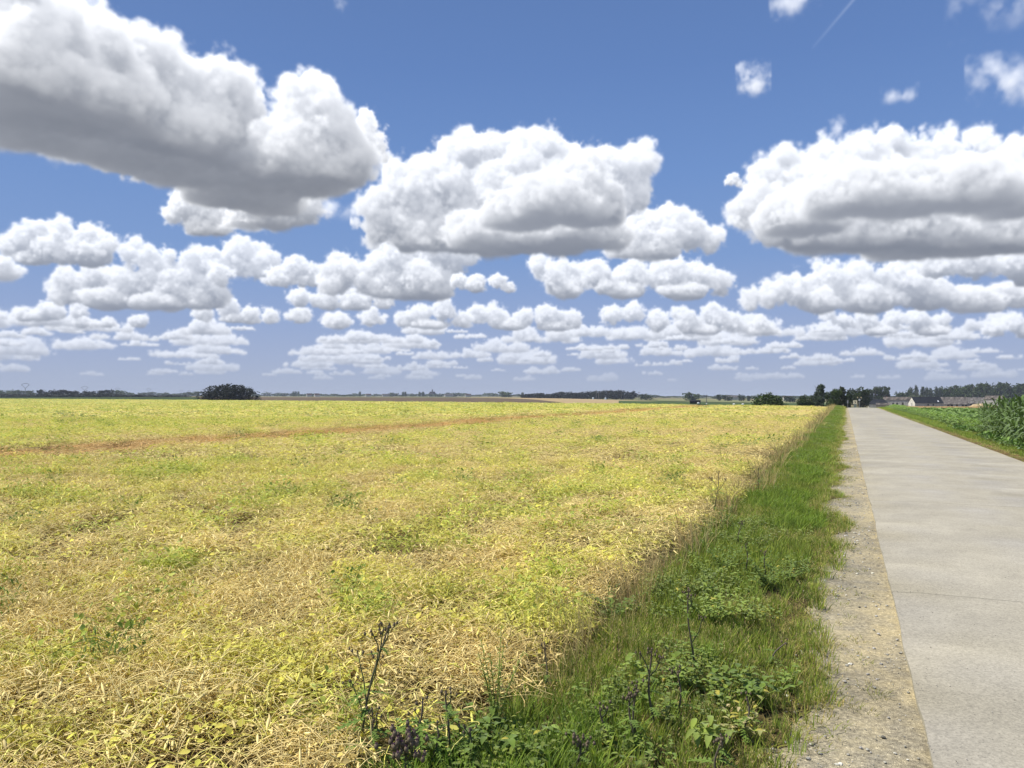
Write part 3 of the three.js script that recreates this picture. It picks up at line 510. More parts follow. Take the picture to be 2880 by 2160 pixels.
// ---------------------------------------------------------------- ripening pea crop
sheet('field_soil', (u, v) => { const px = mix(-900, 2352, u), dx = ray(px, 1113)[0], r0 = Math.max(0.7, -1.66 / Math.min(dx, -1e-4)), c = table(CREST, clamp(px, -700, 3600)) + 4; return place(px, Math.min(r0, c - 1) * Math.pow(c / Math.min(r0, c - 1), v)); }, 90, 90, flatMat({ map: litterTex, bumpMap: bumpTex, bumpScale: 0.02, vertexColors: true }), 0.03, scene, grainy([1, 1, 1], 1.2, 1.2, .4, 101));
const STRAW = [.73, .585, .225], PALE = [.80, .665, .28], LIME = [.62, .61, .09], YEL = [.74, .66, .14], BRN = [.50, .36, .15];
function peaClump(seed, kind, lod) { // 0 dry, 1 yellowing, 2 green, 3 dark green volunteer
  const type = Math.min(kind, 2), GRN = kind === 3 ? [.20, .285, .05] : [.36, .43, .075], R = rng(seed), s = new Build(), l = new Build(), W = [1, 1.3, 1.75][lod], n = (a) => Math.round(a * [1, .62, .42][lod]), seg = [7, 4, 3][lod];
  const stemC = () => { const t = R(); return type === 2 ? tint(mixc(GRN, kind === 3 ? GRN : LIME, t), 1.2) : type === 1 ? tint(mixc(LIME, PALE, t * .9), .95) : tint(mixc(STRAW, t < .18 ? BRN : PALE, R()), .95 + R() * .15); };
  const podC = () => { const t = R(); return type === 2 ? tint(mixc(GRN, kind === 3 ? GRN : LIME, t * .8), 1) : type === 1 ? mixc(LIME, t < .6 ? YEL : PALE, R()) : mixc(PALE, t < .2 ? LIME : STRAW, R()); };
  const leafC = () => { const t = R(); return type === 2 ? tint(mixc(GRN, kind === 3 ? GRN : LIME, t * .5), 1) : type === 1 ? mixc(LIME, YEL, t) : t < .5 ? tint(STRAW, .9) : mixc(BRN, YEL, R()); };
  const spot = () => { const a = R() * 7, q = Math.sqrt(R()) * .26; return [Math.cos(a) * q, Math.sin(a) * q]; };
  for (let k = 0; k < n(17); k++) { // lodged stems arching over one another
    const [x, z] = spot(), az = (R() - .5) * 2.6 + (R() < .2 ? 3.1 : 0), len = .14 + R() * .28, h = .03 + R() * .15, arch = .02 + R() * .10, wob = (R() - .5) * .16, dip = R() < .35 ? .08 : 0, pts = [];
    for (let i = 0; i <= seg; i++) { const t = i / seg, q = (t - .5) * len, b = wob * Math.sin(t * 4.5); pts.push([x + Math.cos(az) * q - Math.sin(az) * b, Math.max(.01, h + arch * Math.sin(Math.PI * t) + t * .05 - dip * t * t), z + Math.sin(az) * q + Math.cos(az) * b]); }
    const c = tint(stemC(), .7 + R() * .5); s.tube(pts, (t) => (.0023 - .0009 * t) * W, 3, c);
  }
  for (let k = 0; k < n(23); k++) { // pods, hanging or tipped up
    const [x, z] = spot(), az = (R() - .4) * 2.2 + (R() < .4 ? 3.1 : 0), el = R() < .45 ? -.2 - R() * .8 : .1 + R() * .75, len = (.046 + R() * .032) * (lod ? 1.15 : 1), d = dirOf(az, el), y = .07 + R() * .15, c = tint(podC(), .75 + R() * .42), wid = (.0058 + R() * .0016) * W;
    const bend = (R() - .5) * .25, pts = []; const ns = lod ? 2 : 4; for (let i = 0; i <= ns; i++) { const t = i / ns; pts.push([x + d[0] * len * t, Math.max(.012, y + d[1] * len * t + bend * len * t * t), z + d[2] * len * t]); }
    s.tube(pts, (t) => wid * (t < .03 || t > .97 ? .22 : .62 + .38 * Math.sin(Math.PI * t)), 4, c, .62);
  }
  for (let k = 0; k < n(type === 0 ? 12 : type === 1 ? 34 : 36); k++) { // leaves
    const [x, z] = spot(), d = dirOf(R() * 7, (R() - .35) * 1.4), up = dirOf(R() * 7, .5 + R()), y = .06 + R() * (type === 2 ? .22 : .17), L = (.028 + R() * .028) * (type === 0 ? .8 : 1) * W;
    l.leaf([x, y, z], d, up, L, L * (.5 + R() * .35), tint(leafC(), .85 + R() * .3), .3 * (R() - .2), .3, lod ? 2 : 3);
  }
  if (lod < 2) for (let k = 0; k < n(34); k++) { // tendrils and haulm litter
    const [x, z] = spot(), az = R() * 7, len = .05 + R() * .14, y = .04 + R() * .16, pts = [], cv = (R() - .5) * 3; for (let i = 0; i <= 4; i++) { const t = i / 4, a = az + cv * t; pts.push([x + Math.cos(a) * len * t, Math.max(.01, y + Math.sin(t * 3) * .03 * (R() - .3)), z + Math.sin(a) * len * t]); }
    s.ribbon(pts, () => .0011 * W, [Math.cos(az + 1.57) * .7, .7, Math.sin(az + 1.57) * .7], tint(stemC(), 1.05));
  }
  return [s.geo(), l.geo()];
}
{
  const crop = thing('pea_plants', 'ripe yellow and green pea plants covering the whole field', 'crop', [0, 0, 0], 0, undefined, 'stuff');
  const R = rng(900), stemMat = matte({ roughness: 0.8 }), leafMat = leafy(0.4);
  const kinds = [[0, 4], [1, 3], [2, 3]].map(([lod, nv]) => { const g = []; for (let t = 0; t < 4; t++) for (let v = 0; v < nv; v++) g.push(peaClump(lod * 100 + t * 10 + v + 5, t, lod)); return { nv, g }; });
  const bands = [[1.7, 7, 40, .95, 0], [7, 18, 18, 1.2, 0], [18, 50, 6.4, 1.8, 1], [50, 130, 1.9, 3.2, 2], [130, 360, .62, 5.2, 2]];
  for (const [r0, r1, dens, sc, lod] of bands) {
    const { nv, g } = kinds[lod], P0 = -420, P1 = 2374, list = [], N = Math.round(.5 * (r1 * r1 - r0 * r0) * (P1 - P0) / F * dens);
    for (let k = 0; k < N; k++) {
      const px = mix(P0, P1, R()), r = Math.sqrt(mix(r0 * r0, r1 * r1, R())), [x, z] = place(px, r), q = [R(), R(), R(), R(), R(), R()];
      const margin = VERGE - .04 + (noise2(z * .9, 3, 111) - .5) * .22 - sc * .10; if (x > margin || r > table(CREST, px) + 2) continue;
      const fine = fbm2(x / .42, z / .42, 120, 2), mid = fbm2(x / 4.5, z / 4.5, 121, 3), big = fbm2(x / 26, z / 26, 122, 2), lime = .53 + (fine - .5) * 1.9 + (mid - .5) * .6 + (big - .5) * .4 + .36 * smooth(-22, -30, x) - .16 * smooth(-9, -3, x) - .12 * smooth(-35, -100, z) * smooth(-30, -12, x);
      const bandX = x + 19.3 + (noise2(z / 9, 1, 123) - .5) * 1.6, inBand = 1 - smooth(1.4, 2.5, Math.abs(bandX)), stripe = inBand * (noise2(x * 1.5, z / 3, 124) > .2 ? 1 : .4);
      const v = lime - stripe * 1.3 + (q[0] - .5) * .5; let t = v > .50 ? 1 : 0; if (v > .9 && q[1] < .3) t = 2; if (fbm2(x / .45, z / .45, 125, 2) > .77) t = 2; if (q[1] > .997 || fbm2(x / .3, z / .3, 128, 2) > .865) t = 3;
      const holes = fbm2(x / .42, z / .42, 126, 2) < .36 && r < 24; if (holes && q[2] < .8) continue;
      const s = sc * mix(.8, 1.2, q[3]) * (t === 3 ? .7 : 1), sy = Math.pow(sc, .14) * mix(.65, 1.05, q[4]) * (t === 2 ? 1.2 : t === 3 ? 1.35 : 1) * (1 - .3 * stripe), b = mix(.86, 1.2, q[5]);
      const c = mixc([b, b, b], [b * .87, b * .69, b * .58], stripe); const red = smooth(.55, .75, fbm2(x / 2.2, z / 2.2, 127, 2)) * (t === 0 ? .2 : 0);
      list.push({ g: t * nv + Math.floor(R() * nv), p: [x, .035 + (R() - .5) * .03, z], r: -.55 + (R() - .5) * 1.5, s: [s, sy, s], c: mixc(c, [c[0] * .92, c[1] * .78, c[2] * .72], red) });
    }
    copies(crop, 'vine_clump', g.map((a) => a[0]), stemMat, list); copies(crop, 'leaf_clump', g.map((a) => a[1]), leafMat, list);
  }
}
// ---------------------------------------------------------------- grass and weeds of the verges
const G1 = [.165, .265, .03], G2 = [.265, .355, .05], G3 = [.34, .365, .08], DRY = [.55, .45, .22], DRY2 = [.36, .29, .13];
function grassTuft(seed, { n = 26, h = .16, spread = .06, w = .0019, cols = [G1, G2], lean = .5, heads = 0, seg = 4, stiff = 1.6 }) {
  const R = rng(seed), b = new Build();
  for (let k = 0; k < n; k++) {
    const a = R() * 7, q = Math.sqrt(R()) * spread, x = Math.cos(a) * q, z = Math.sin(a) * q, az = a + (R() - .5) * 2.4, H = h * (.55 + R() * .6), out = H * lean * (.2 + R()), c = tint(mixc(cols[0], cols[1 + Math.floor(R() * (cols.length - 1))], R()), .65 + R() * .7), tip = tint(c, 1.04, .06), pts = [];
    for (let i = 0; i <= seg; i++) { const t = i / seg; pts.push([x + Math.cos(az) * out * Math.pow(t, stiff), H * t * (1 - .22 * t * lean), z + Math.sin(az) * out * Math.pow(t, stiff)]); }
    const f = R() * 7; b.ribbon(pts, (t) => w * (1.1 - t), [Math.cos(f), 0, Math.sin(f)], (t) => mixc(c, tip, t));
    if (R() < heads) { const e = pts[seg], hc = tint(mixc(DRY, DRY2, R() * .6), 1); for (let j = 0; j < 5; j++) { const t = j / 5, yy = e[1] - .05 + t * .055; b.card([e[0], yy, e[2]], dirOf(R() * 7, .9), [.3, 1, .2], .016, .004, hc); } }
  }
  return b.geo();
}
function weedClump(seed, { stems = 7, h = .26, spread = .1, leafL = .045, leafW = .4, per = 9, col = [G1, G2], yellow = .04 }) { // leafy herb: upright stems set with small leaves
  const R = rng(seed), b = new Build();
  for (let k = 0; k < stems; k++) {
    const a = R() * 7, q = Math.sqrt(R()) * spread, x = Math.cos(a) * q, z = Math.sin(a) * q, H = h * (.6 + R() * .55), lx = Math.cos(a) * q * .8 + (R() - .5) * .05, lz = Math.sin(a) * q * .8 + (R() - .5) * .05, pt = (t) => [x + lx * t * t, H * t, z + lz * t * t];
    b.tube([0, .33, .66, 1].map(pt), (t) => .0026 - .0014 * t, 3, tint(G2, .8));
    for (let j = 0; j < per; j++) { const t = .2 + .8 * (j + R() * .6) / per, az = j * 2.4 + R(), L = leafL * (.65 + R() * .6) * (1.15 - .35 * t), c = R() < yellow ? [.5, .45, .06] : tint(mixc(col[0], col[1], R()), .85 + R() * .35); b.leaf(pt(t), dirOf(az, .15 + R() * .6), [0, 1, 0], L, L * leafW, c, .35, .25, 3); }
  }
  return b.geo();
}
const grassMat = leafy(0.42);
{
  const R = rng(1234);
  const greens = [1, 2, 3].map((k) => grassTuft(k, { n: 17, h: .11, w: .0034, cols: [G1, G2, G3] })), lush = [11, 12, 13].map((k) => grassTuft(k, { n: 16, h: .14, w: .0042, lean: .8, cols: [G1, tint(G1, 1.25), G2] })), olive = [21, 22, 23].map((k) => grassTuft(k, { n: 19, h: .095, w: .0028, cols: [G2, G3, G1, G2, DRY2, G1], heads: .08 })), short = [31, 32, 33].map((k) => grassTuft(k, { n: 20, h: .04, spread: .07, w: .0022, lean: 1.3, cols: [G3, DRY2, G2, DRY] })), tall = [41, 42, 43, 44].map((k) => grassTuft(k, { n: 11, h: .36, spread: .08, w: .0015, lean: .4, cols: [DRY, tint(DRY, 1.15), G3, DRY2], heads: .75, seg: 5, stiff: 2.2 }));
  const tallMid = [45, 46, 47].map((k) => grassTuft(k, { n: 8, h: .36, spread: .08, w: .0042, lean: .4, cols: [DRY, tint(DRY, 1.15), G3, DRY2], heads: .5, seg: 3, stiff: 2.2 })), tallFar = [48, 49, 50].map((k) => grassTuft(k, { n: 6, h: .36, spread: .09, w: .008, lean: .4, cols: [DRY, tint(DRY, 1.15), G3, DRY2], seg: 2, stiff: 2.2 }));
  const herbs = [61, 62, 63, 64].map((k) => weedClump(k, { stems: 5, h: .13, spread: .07, leafL: .04, leafW: .5, per: 6, col: [[.13, .20, .026], [.27, .34, .05]], yellow: .03 }));
  const geos = [...greens, ...lush, ...olive, ...short, ...tall, ...herbs, ...tallMid, ...tallFar];
  const grass = thing('verge_grass', 'mixed green and straw coloured grass along the field edge', 'grass', [0, 0, 0], 0, undefined, 'stuff'), list = [];
  const sow = (r0, r1, dens, sc) => {
    const N = Math.round((r1 - r0) * 2.4 * dens);
    for (let k = 0; k < N; k++) {
      const z = -mix(r0, r1, R()), x = mix(-2.2, .25, R()), q = [R(), R(), R(), R(), R()];
      const edge = -.13 + (fbm2(z * 1.1, 1, 200, 3) - .5) * .5 + (noise2(z * 5, 2, 201) - .5) * .1; // ragged edge on the gravel
      const inner = VERGE + .05 + (fbm2(z * .8, 4, 202, 3) - .5) * .5, pch = fbm2(x * 1.6, z * 1.2, 203, 3), wet = fbm2(x * .9, z * .5, 204, 2);
      let g, s = sc * mix(.75, 1.25, q[0]), sy = mix(.75, 1.25, q[1]) * (1 + (sc - 1) * .25);
      if (x > edge) { if (x > edge + .3 || q[2] > .16 * (1 - (x - edge) / .3)) continue; g = 9 + Math.floor(q[3] * 3); sy *= .8; }
      else if (x < inner) { const dd = inner - x; if (dd > .3 || q[2] > (.34 - dd * 1.2) * mix(1, .5, smooth(10, 30, -z)) || fbm2(z * .9, x, 207, 2) < mix(.55, .38, smooth(3, 6, -z))) continue; g = q[4] < .8 ? 12 + Math.floor(q[3] * 4) : 6 + Math.floor(q[3] * 3); sy *= mix(1, .8, smooth(10, 30, -z)) * mix(.35, 1.15, smooth(.3, .7, fbm2(z * .7, 9, 205, 2))); }
      else if (x > edge - .3) g = q[4] < .6 ? 9 + Math.floor(q[3] * 3) : 6 + Math.floor(q[3] * 3);
      else if (x < inner + .2 && q[4] < .16 * smooth(3, 5, -z)) g = 12 + Math.floor(q[3] * 4);
      else g = (pch + (q[4] - .5) * .3 > .52 ? (wet > .5 ? 3 : 0) : pch < .42 ? 6 : 0) + Math.floor(q[3] * 3);
      if (x < edge - .25 && x > inner && fbm2(x * 2.2, z * 1.4, 208, 2) > .57 && R() < .12) g = 16 + Math.floor(q[3] * 4);
      if (g >= 12 && g < 16 && -z > 7) g = (-z > 22 ? 23 : 20) + g % 3;
      const b = mix(.75, 1.2, q[2]);
      list.push({ g, p: [x, .02 + .045 * smooth(-.4, -.9, x), z], r: R() * 7, s: [s, sy, s], c: [b * mix(.92, 1.12, R()), b, b * .9] });
    }
  };
  sow(.6, 6, 330, 1); sow(6, 16, 230, 1.15); sow(16, 40, 120, 1.6); sow(40, 125, 55, 2.6);
  copies(grass, 'grass_tuft', geos, grassMat, list);
  // right-hand verge: short grass thinning to bare soil beside the slab, rank grass against the crops
  const right = thing('roadside_grass', 'thin green grass and weeds on the far side of the road', 'grass', [0, 0, 0], 0, undefined, 'stuff'), list2 = [];
  const gw = [weedClump(51, { h: .2, leafL: .07, leafW: .45 }), weedClump(52, { h: .24, leafL: .09, leafW: .5, per: 7 }), weedClump(53, { h: .16, leafL: .06, leafW: .6 })], geo2 = [...greens, ...short, ...lush, ...gw];
  for (let k = 0; k < 12000; k++) {
    const z = -mix(12, 118, Math.pow(R(), .8)), w = R(), x = ROAD1 + .04 + w * 2.6, q = [R(), R(), R()], n = fbm2(x * 1.2, z * .4, 210, 3), near = x - ROAD1;
    if (near < .4 && q[0] > .2 + near * 2) continue; if (near < .9 && z > -22 && n > .52) continue;
    const far = -z > 45 ? 1.7 : 1.1, b = mix(.8, 1.25, q[1]); let g = near < .35 ? 3 + Math.floor(q[2] * 3) : near < 1.4 ? Math.floor(q[2] * 6) : q[0] < .35 ? 9 + Math.floor(q[2] * 3) : Math.floor(q[2] * 3) + (q[0] < .7 ? 0 : 6);
    list2.push({ g, p: [x, .02, z], r: R() * 7, s: [1.5 * far, mix(.8, 1.4, q[1]) * (near > 1.6 ? 1.5 : 1), 1.5 * far], c: [b * .92, b, b * .9] });
  }
  copies(right, 'grass_tuft', geo2, grassMat, list2);
}
// single plants: world position from the bearing of the foot, height in metres
const foot = (px, py) => { const r = EYE * F / (py - 1113), [x, z] = place(px, r); return [x, .03, z, r]; };
const W1 = [.165, .25, .03], W2 = [.265, .345, .045], W3 = [.12, .195, .028];
function leafyWeed(label, px, py, o, group = 'leafy weeds in the left verge') {
  const [x, , z] = foot(px, py), t = thing('leafy_weed', label, 'weed', [x, .03, z], (px % 7), group), R = rng(px * 7 + py);
  const nst = Math.round((o.stems ?? 6) * 1.35);
  for (let k = 0; k < nst; k++) { // each stem a part with its own spray of leaves
    const b = new Build(), l = new Build(), a = k / nst * 6.28 + R(), sp = (o.spread ?? .16) * (.35 + R() * .75), H = (o.h ?? .3) * (.6 + R() * .5), pt = (q) => [Math.cos(a) * sp * q * (.4 + .6 * q), H * q, Math.sin(a) * sp * q * (.4 + .6 * q)];
    b.tube([0, .3, .6, 1].map(pt), (q) => .0034 - .002 * q, 4, tint(W2, .8)); const stem = part('stem', b.geo(), stemMat2, t);
    const per = Math.round((o.per ?? 14) * 1.35);
    for (let j = 0; j < per; j++) { const q = .12 + .88 * (j + R() * .5) / per, az = j * 2.4 + R() * .8, L = (o.leaf ?? .055) * (.6 + R() * .6), c = R() < (o.yellow ?? .03) ? [.5, .44, .06] : tint(mixc(o.col?.[0] ?? W1, o.col?.[1] ?? W2, R()), .8 + R() * .4); l.leaf(pt(q), dirOf(az, .05 + R() * .7), [0, 1, 0], L, L * (o.lw ?? .38), c, .4, .28, 4, o.shape ?? .45); }
    part('leaves', l.geo(), grassMat, stem);
  }
  return t;
}
const stemMat2 = matte({ roughness: .85 });
leafyWeed('bushy lime green weed with pointed leaves in the middle of the verge', 2000, 1775, { stems: 12, h: .27, spread: .34, leaf: .06, col: [W2, [.21, .30, .05]] });
leafyWeed('dark green bushy weed at the left of the upper weed patch', 2035, 1625, { stems: 12, h: .3, spread: .38, leaf: .042, col: [W3, W1] });
leafyWeed('green bushy weed at the left end of the upper weed patch', 1985, 1640, { stems: 8, h: .2, spread: .28, leaf: .045, col: [W1, W2] });
leafyWeed('dark fine-leaved weed at the right of the upper weed patch', 2150, 1670, { stems: 12, h: .26, spread: .36, leaf: .035, per: 20, col: [W3, W1] });
leafyWeed('low dark weed beside the gravel by the upper patch', 2225, 1640, { stems: 7, h: .14, spread: .24, leaf: .045, col: [W3, W1] });
leafyWeed('round-leaved bright green weed low in the verge', 1880, 1960, { stems: 7, h: .16, spread: .26, leaf: .055, lw: .66, per: 11, col: [W1, W2], shape: .5 });
leafyWeed('round-leaved weed with a yellow leaf beside the thistles', 2010, 1975, { stems: 7, h: .16, spread: .26, leaf: .05, lw: .6, per: 12, yellow: .04, col: [W3, W2], shape: .5 });
leafyWeed('dark broad-leaved weed on the right of the verge near the gravel', 2110, 1985, { stems: 6, h: .15, spread: .28, leaf: .06, lw: .55, per: 9, col: [W3, W1] });
leafyWeed('weed with withered yellow leaves above the clump of thistles', 2075, 2080, { stems: 6, h: .12, spread: .2, leaf: .06, per: 7, yellow: .25, col: [W2, DRY] });
leafyWeed('yellow-green rosette weed at the bottom of the verge', 1990, 2120, { stems: 6, h: .16, spread: .12, leaf: .1, lw: .3, per: 4, col: [W2, [.24, .32, .06]] });
leafyWeed('deep green weed below the straw grass at the field corner', 1720, 1760, { stems: 11, h: .2, spread: .34, leaf: .05, col: [W3, W1] });
leafyWeed('small dark upright weed by the straw grass farther up the edge', 2040, 1500, { stems: 7, h: .3, spread: .14, leaf: .05, col: [W3, W1] });
leafyWeed('leafy green weed on the bottom edge under the thistles', 1440, 2150, { stems: 10, h: .17, spread: .3, leaf: .06, lw: .5, col: [W3, W1] });
leafyWeed('pale green broad-leaved weed on the bottom edge', 1500, 2140, { stems: 6, h: .13, spread: .16, leaf: .07, lw: .5, per: 6, col: [W2, [.25, .35, .07]] });
leafyWeed('dark green weed in the bottom edge beside the purple thistle', 1290, 2150, { stems: 9, h: .2, spread: .26, leaf: .07, lw: .4, col: [W3, W1] });
// feathery upright weed
leafyWeed('tall feathery green weed standing against the yellow crop', 1395, 2100, { stems: 7, h: .47, spread: .14, leaf: .04, lw: .16, per: 30, col: [W1, G3] });
leafyWeed('spindly dry weed at the field edge by the straw grass', 2030, 1330, { stems: 7, h: .6, spread: .3, leaf: .03, lw: .3, per: 10, col: [G3, DRY2] });
leafyWeed('brown dried dock standing where field and verge meet far up', 2190, 1290, { stems: 9, h: .7, spread: .45, leaf: .04, lw: .4, per: 16, col: [DRY2, G3] });

// ---------------------------------------------------------------- thistles
const thistleStem = matte({ roughness: .8 }), thistleLeaf = leafy(.25), bud = matte({ roughness: .9 });
function thistle(label, px, py, topX, topY, o = {}) {
  const [x, , z, r] = o.r ? [...place(px, o.r).slice(0, 1), 0, place(px, o.r)[1], o.r] : foot(px, py), H = heightAt(topX, topY, r) - .03, [tx, tz] = place(topX, r), R = rng(px * 3 + topY);
  const t = thing('thistle', label, 'thistle', [x, .03, z], 0, 'thistles along the verge'), dx = tx - x, dz = tz - z, dark = o.col ?? [.07, .085, .03];
  const main = (q) => [dx * q + .012 * Math.sin(q * 6 + px), H * q, dz * q + .01 * Math.sin(q * 5)];
  const sb = new Build(); sb.tube(Array.from({ length: 9 }, (_, k) => main(k / 8)), (q) => mix(.0055, .0026, q) * (o.thick ?? 1) * 1.3, 5, (q) => mixc(dark, [.10, .07, .06], q)); part('stem', sb.geo(), thistleStem, t);
  const ends = [[main(1), 1]];
  for (const [q0, az, len, up] of o.branches ?? []) {
    const p = main(q0), d = dirOf(az, up), b = new Build(), end = [p[0] + d[0] * len, p[1] + d[1] * len + len * .12, p[2] + d[2] * len];
    b.tube([p, [mix(p[0], end[0], .5) + .01, mix(p[1], end[1], .45), mix(p[2], end[2], .5)], end], (q) => .0042 - .0017 * q, 4, dark); part('branch', b.geo(), thistleStem, t); ends.push([end, .8]);
    if (R() < .7) { const lb = new Build(); spiny(lb, p, az + .3, .1, .055 + R() * .03, R, W3); part('leaf', lb.geo(), thistleLeaf, t); }
  }
  for (let k = 0; k < (o.leaves ?? 8); k++) { const q = (o.leafFrom ?? .06) + ((o.leafTo ?? .7) - (o.leafFrom ?? .06)) * (k + R() * .5) / (o.leaves ?? 8), lb = new Build(); spiny(lb, main(q), k * 2.4 + R(), .25 - R() * .5, (.13 - .07 * q) * (.7 + R() * .5) * (o.leafSize ?? 1) * 1.25, R, mixc(W3, W1, R())); part('leaf', lb.geo(), thistleLeaf, t); }
  for (const [e, s] of ends) for (let k = 0; k < (o.heads ?? 4); k++) {
    const a = k * 2.4 + R(), q = k ? .014 + R() * .022 * (o.tuft ?? 1) : 0, p = [e[0] + Math.cos(a) * q, e[1] + (R() - .4) * .03 * (o.tuft ?? 1), e[2] + Math.sin(a) * q], b = new Build(), hr = .72 * (o.head ?? .0075) * (.8 + R() * .4) * (.8 + .2 * s);
    b.tube([[mix(e[0], p[0], .2), e[1] - .025, mix(e[2], p[2], .2)], [p[0], p[1] - hr, p[2]]], .0013, 3, dark);
    b.ball(p[0], p[1], p[2], hr, hr * 1.35, mixc([.11, .085, .05], [.17, .13, .085], R()), 7, 5);
    const head = part('flower_head', b.geo(), bud, t);
    const fl = new Build(), fc = o.purple ? mixc([.16, .075, .13], [.27, .15, .22], R()) : mixc([.13, .09, .08], [.22, .17, .13], R());
    for (let j = 0; j < 9; j++) { const az = j * .7 + R() * .3; fl.card([p[0], p[1] + hr * .8, p[2]], dirOf(az, .85 + R() * .6), [Math.cos(az + 1.5), .3, Math.sin(az + 1.5)], hr * 1.15, hr * .5, fc); }
    part('florets', fl.geo(), bud, head);
  }
  return t;
}
function spiny(b, p, az, el, len, R, c) { // lobed prickly leaf
  const d = dirOf(az, el), s = [-d[2], 0, d[0]], n = 5; b.leaf(p, d, [0, 1, 0], len, len * .16, c, .3, .2, 4);
  for (let k = 1; k <= n; k++) for (const w of [-1, 1]) { const q = k / (n + 1), e = [d[0] * .55 + s[0] * w * .8, d[1] * .5 + .15, d[2] * .55 + s[2] * w * .8]; b.leaf([p[0] + d[0] * len * q, p[1] + d[1] * len * q - .3 * len * q * q, p[2] + d[2] * len * q], e, [0, 1, 0], len * (.36 - .2 * q) * (.8 + R() * .4), len * .1, c, .2, .3, 2); }
}
thistle('tallest branched thistle with dark heads against the yellow crop', 1000, 2165, 1087, 1765, { leaves: 12, leafTo: .6, heads: 4, tuft: 1.2, branches: [[.45, 3.6, .2, 1.15], [.55, .5, .17, 1.1], [.62, .2, .22, 1.25], [.8, 2.8, .09, 1.2], [.85, .3, .11, 1.1], [.35, 3.3, .15, 1.0]] });
thistle('single thistle with spreading prickly leaves beside the purple one', 1165, 2200, 1182, 1972, { leaves: 10, leafFrom: .3, leafTo: .8, leafSize: 1.25, heads: 3, branches: [[.7, 3.4, .05, 1]] });
thistle('slender thistle with small dark buds between leafy one and feathery weed', 1262, 2180, 1258, 1945, { leaves: 10, leafTo: .9, leafSize: .8, heads: 3, branches: [[.8, .3, .06, 1.1]] });
thistle('near thistle topped by a cluster of purple flower heads', 1150, 2400, 1145, 2105, { r: 2.55, heads: 13, tuft: 2.6, head: .011, purple: true, leaves: 5, branches: [[.9, 3.2, .06, 1], [.9, .4, .06, 1], [.92, 1.6, .05, 1]] });
thistle('thin bare thistle stalk at the edge of the straw grass', 1532, 1975, 1536, 1815, { leaves: 5, leafSize: .6, heads: 2 });
thistle('short thistle with grey buds low in the bottom of the verge', 1630, 2230, 1622, 2085, { heads: 6, tuft: 1.3, head: .009, leaves: 6, branches: [[.7, .3, .06, .9], [.75, 3.1, .05, 1]] });
thistle('upright thistle with clustered grey buds, left of a close pair', 1778, 2150, 1772, 1960, { heads: 7, head: .0085, leaves: 9, leafSize: .7, branches: [[.85, .4, .06, 1.1]] });
thistle('upright thistle with small buds, right of a close pair', 1792, 2140, 1782, 1925, { heads: 4, leaves: 8, leafSize: .7 });
thistle('tall thistle with a forked top of dark buds behind the close pair', 1836, 2085, 1824, 1832, { heads: 4, leaves: 7, leafSize: .7, branches: [[.72, 3.2, .09, 1.1], [.7, .2, .1, 1.0]] });
thistle('tallest straight thistle in the middle of the verge', 1948, 1935, 1934, 1665, { heads: 5, leaves: 14, leafTo: .95, leafSize: .6, branches: [[.8, .2, .07, 1.25], [.45, .4, .16, 1.1]] });
thistle('small thistle at the bottom edge near the gravel', 2012, 2230, 2016, 2085, { heads: 5, head: .0085, leaves: 6, branches: [[.8, .3, .04, 1]] });
thistle('dark thistle stalk in the upper weed patch, left of two', 2102, 1640, 2094, 1535, { heads: 3, leaves: 12, leafTo: .95, leafSize: .75 });
thistle('dark thistle stalk in the upper weed patch, right of two', 2142, 1660, 2152, 1555, { heads: 5, leaves: 12, leafTo: .95, leafSize: .75 });
thistle('leaning thistle with a pale bud beside the gravel', 2150, 1885, 2203, 1808, { heads: 3, leaves: 5, leafSize: .6 });
thistle('thistle standing in the crop left of the straw grass', 2008, 1465, 2020, 1330, { heads: 5, leaves: 10, leafSize: 1.1, branches: [[.6, .4, .18, .9], [.65, 3.4, .14, .9]] });

thistle('short thistle left of the tallest branched thistle', 1052, 2195, 1040, 2000, { heads: 4, leaves: 9, leafSize: .9, branches: [[.7, .3, .07, 1.1]] });
thistle('thistle with thin leaves between the two single thistles', 1222, 2210, 1226, 2045, { heads: 3, leaves: 9, leafSize: .8 });
thistle('low thistle right of the slender one, before the feathery weed', 1318, 2200, 1326, 2050, { heads: 4, leaves: 10, branches: [[.7, 3.2, .06, 1]] });
thistle('thistle stalk in the grass left of the close pair', 1702, 2130, 1690, 1990, { heads: 4, leaves: 9, leafSize: .8, branches: [[.75, .3, .06, 1.1]] });
thistle('thistle rising from the round-leaved weeds', 1902, 2060, 1908, 1890, { heads: 4, leaves: 9, leafSize: .8, branches: [[.75, 3.3, .07, 1.1]] });
thistle('thistle standing right of the withered yellow weed', 2090, 2090, 2098, 1960, { heads: 4, leaves: 8, leafSize: .7 });
thistle('dark weed stalk in the grass above the weed patches', 2075, 1560, 2080, 1470, { heads: 3, leaves: 10, leafSize: .9, branches: [[.7, .3, .09, 1.1]] });
thistle('dark weed stalk on the crop edge below the dried dock', 2130, 1400, 2134, 1318, { heads: 4, leaves: 10, leafSize: 1.1, branches: [[.6, .3, .12, 1.0], [.65, 3.3, .1, 1.0]] });
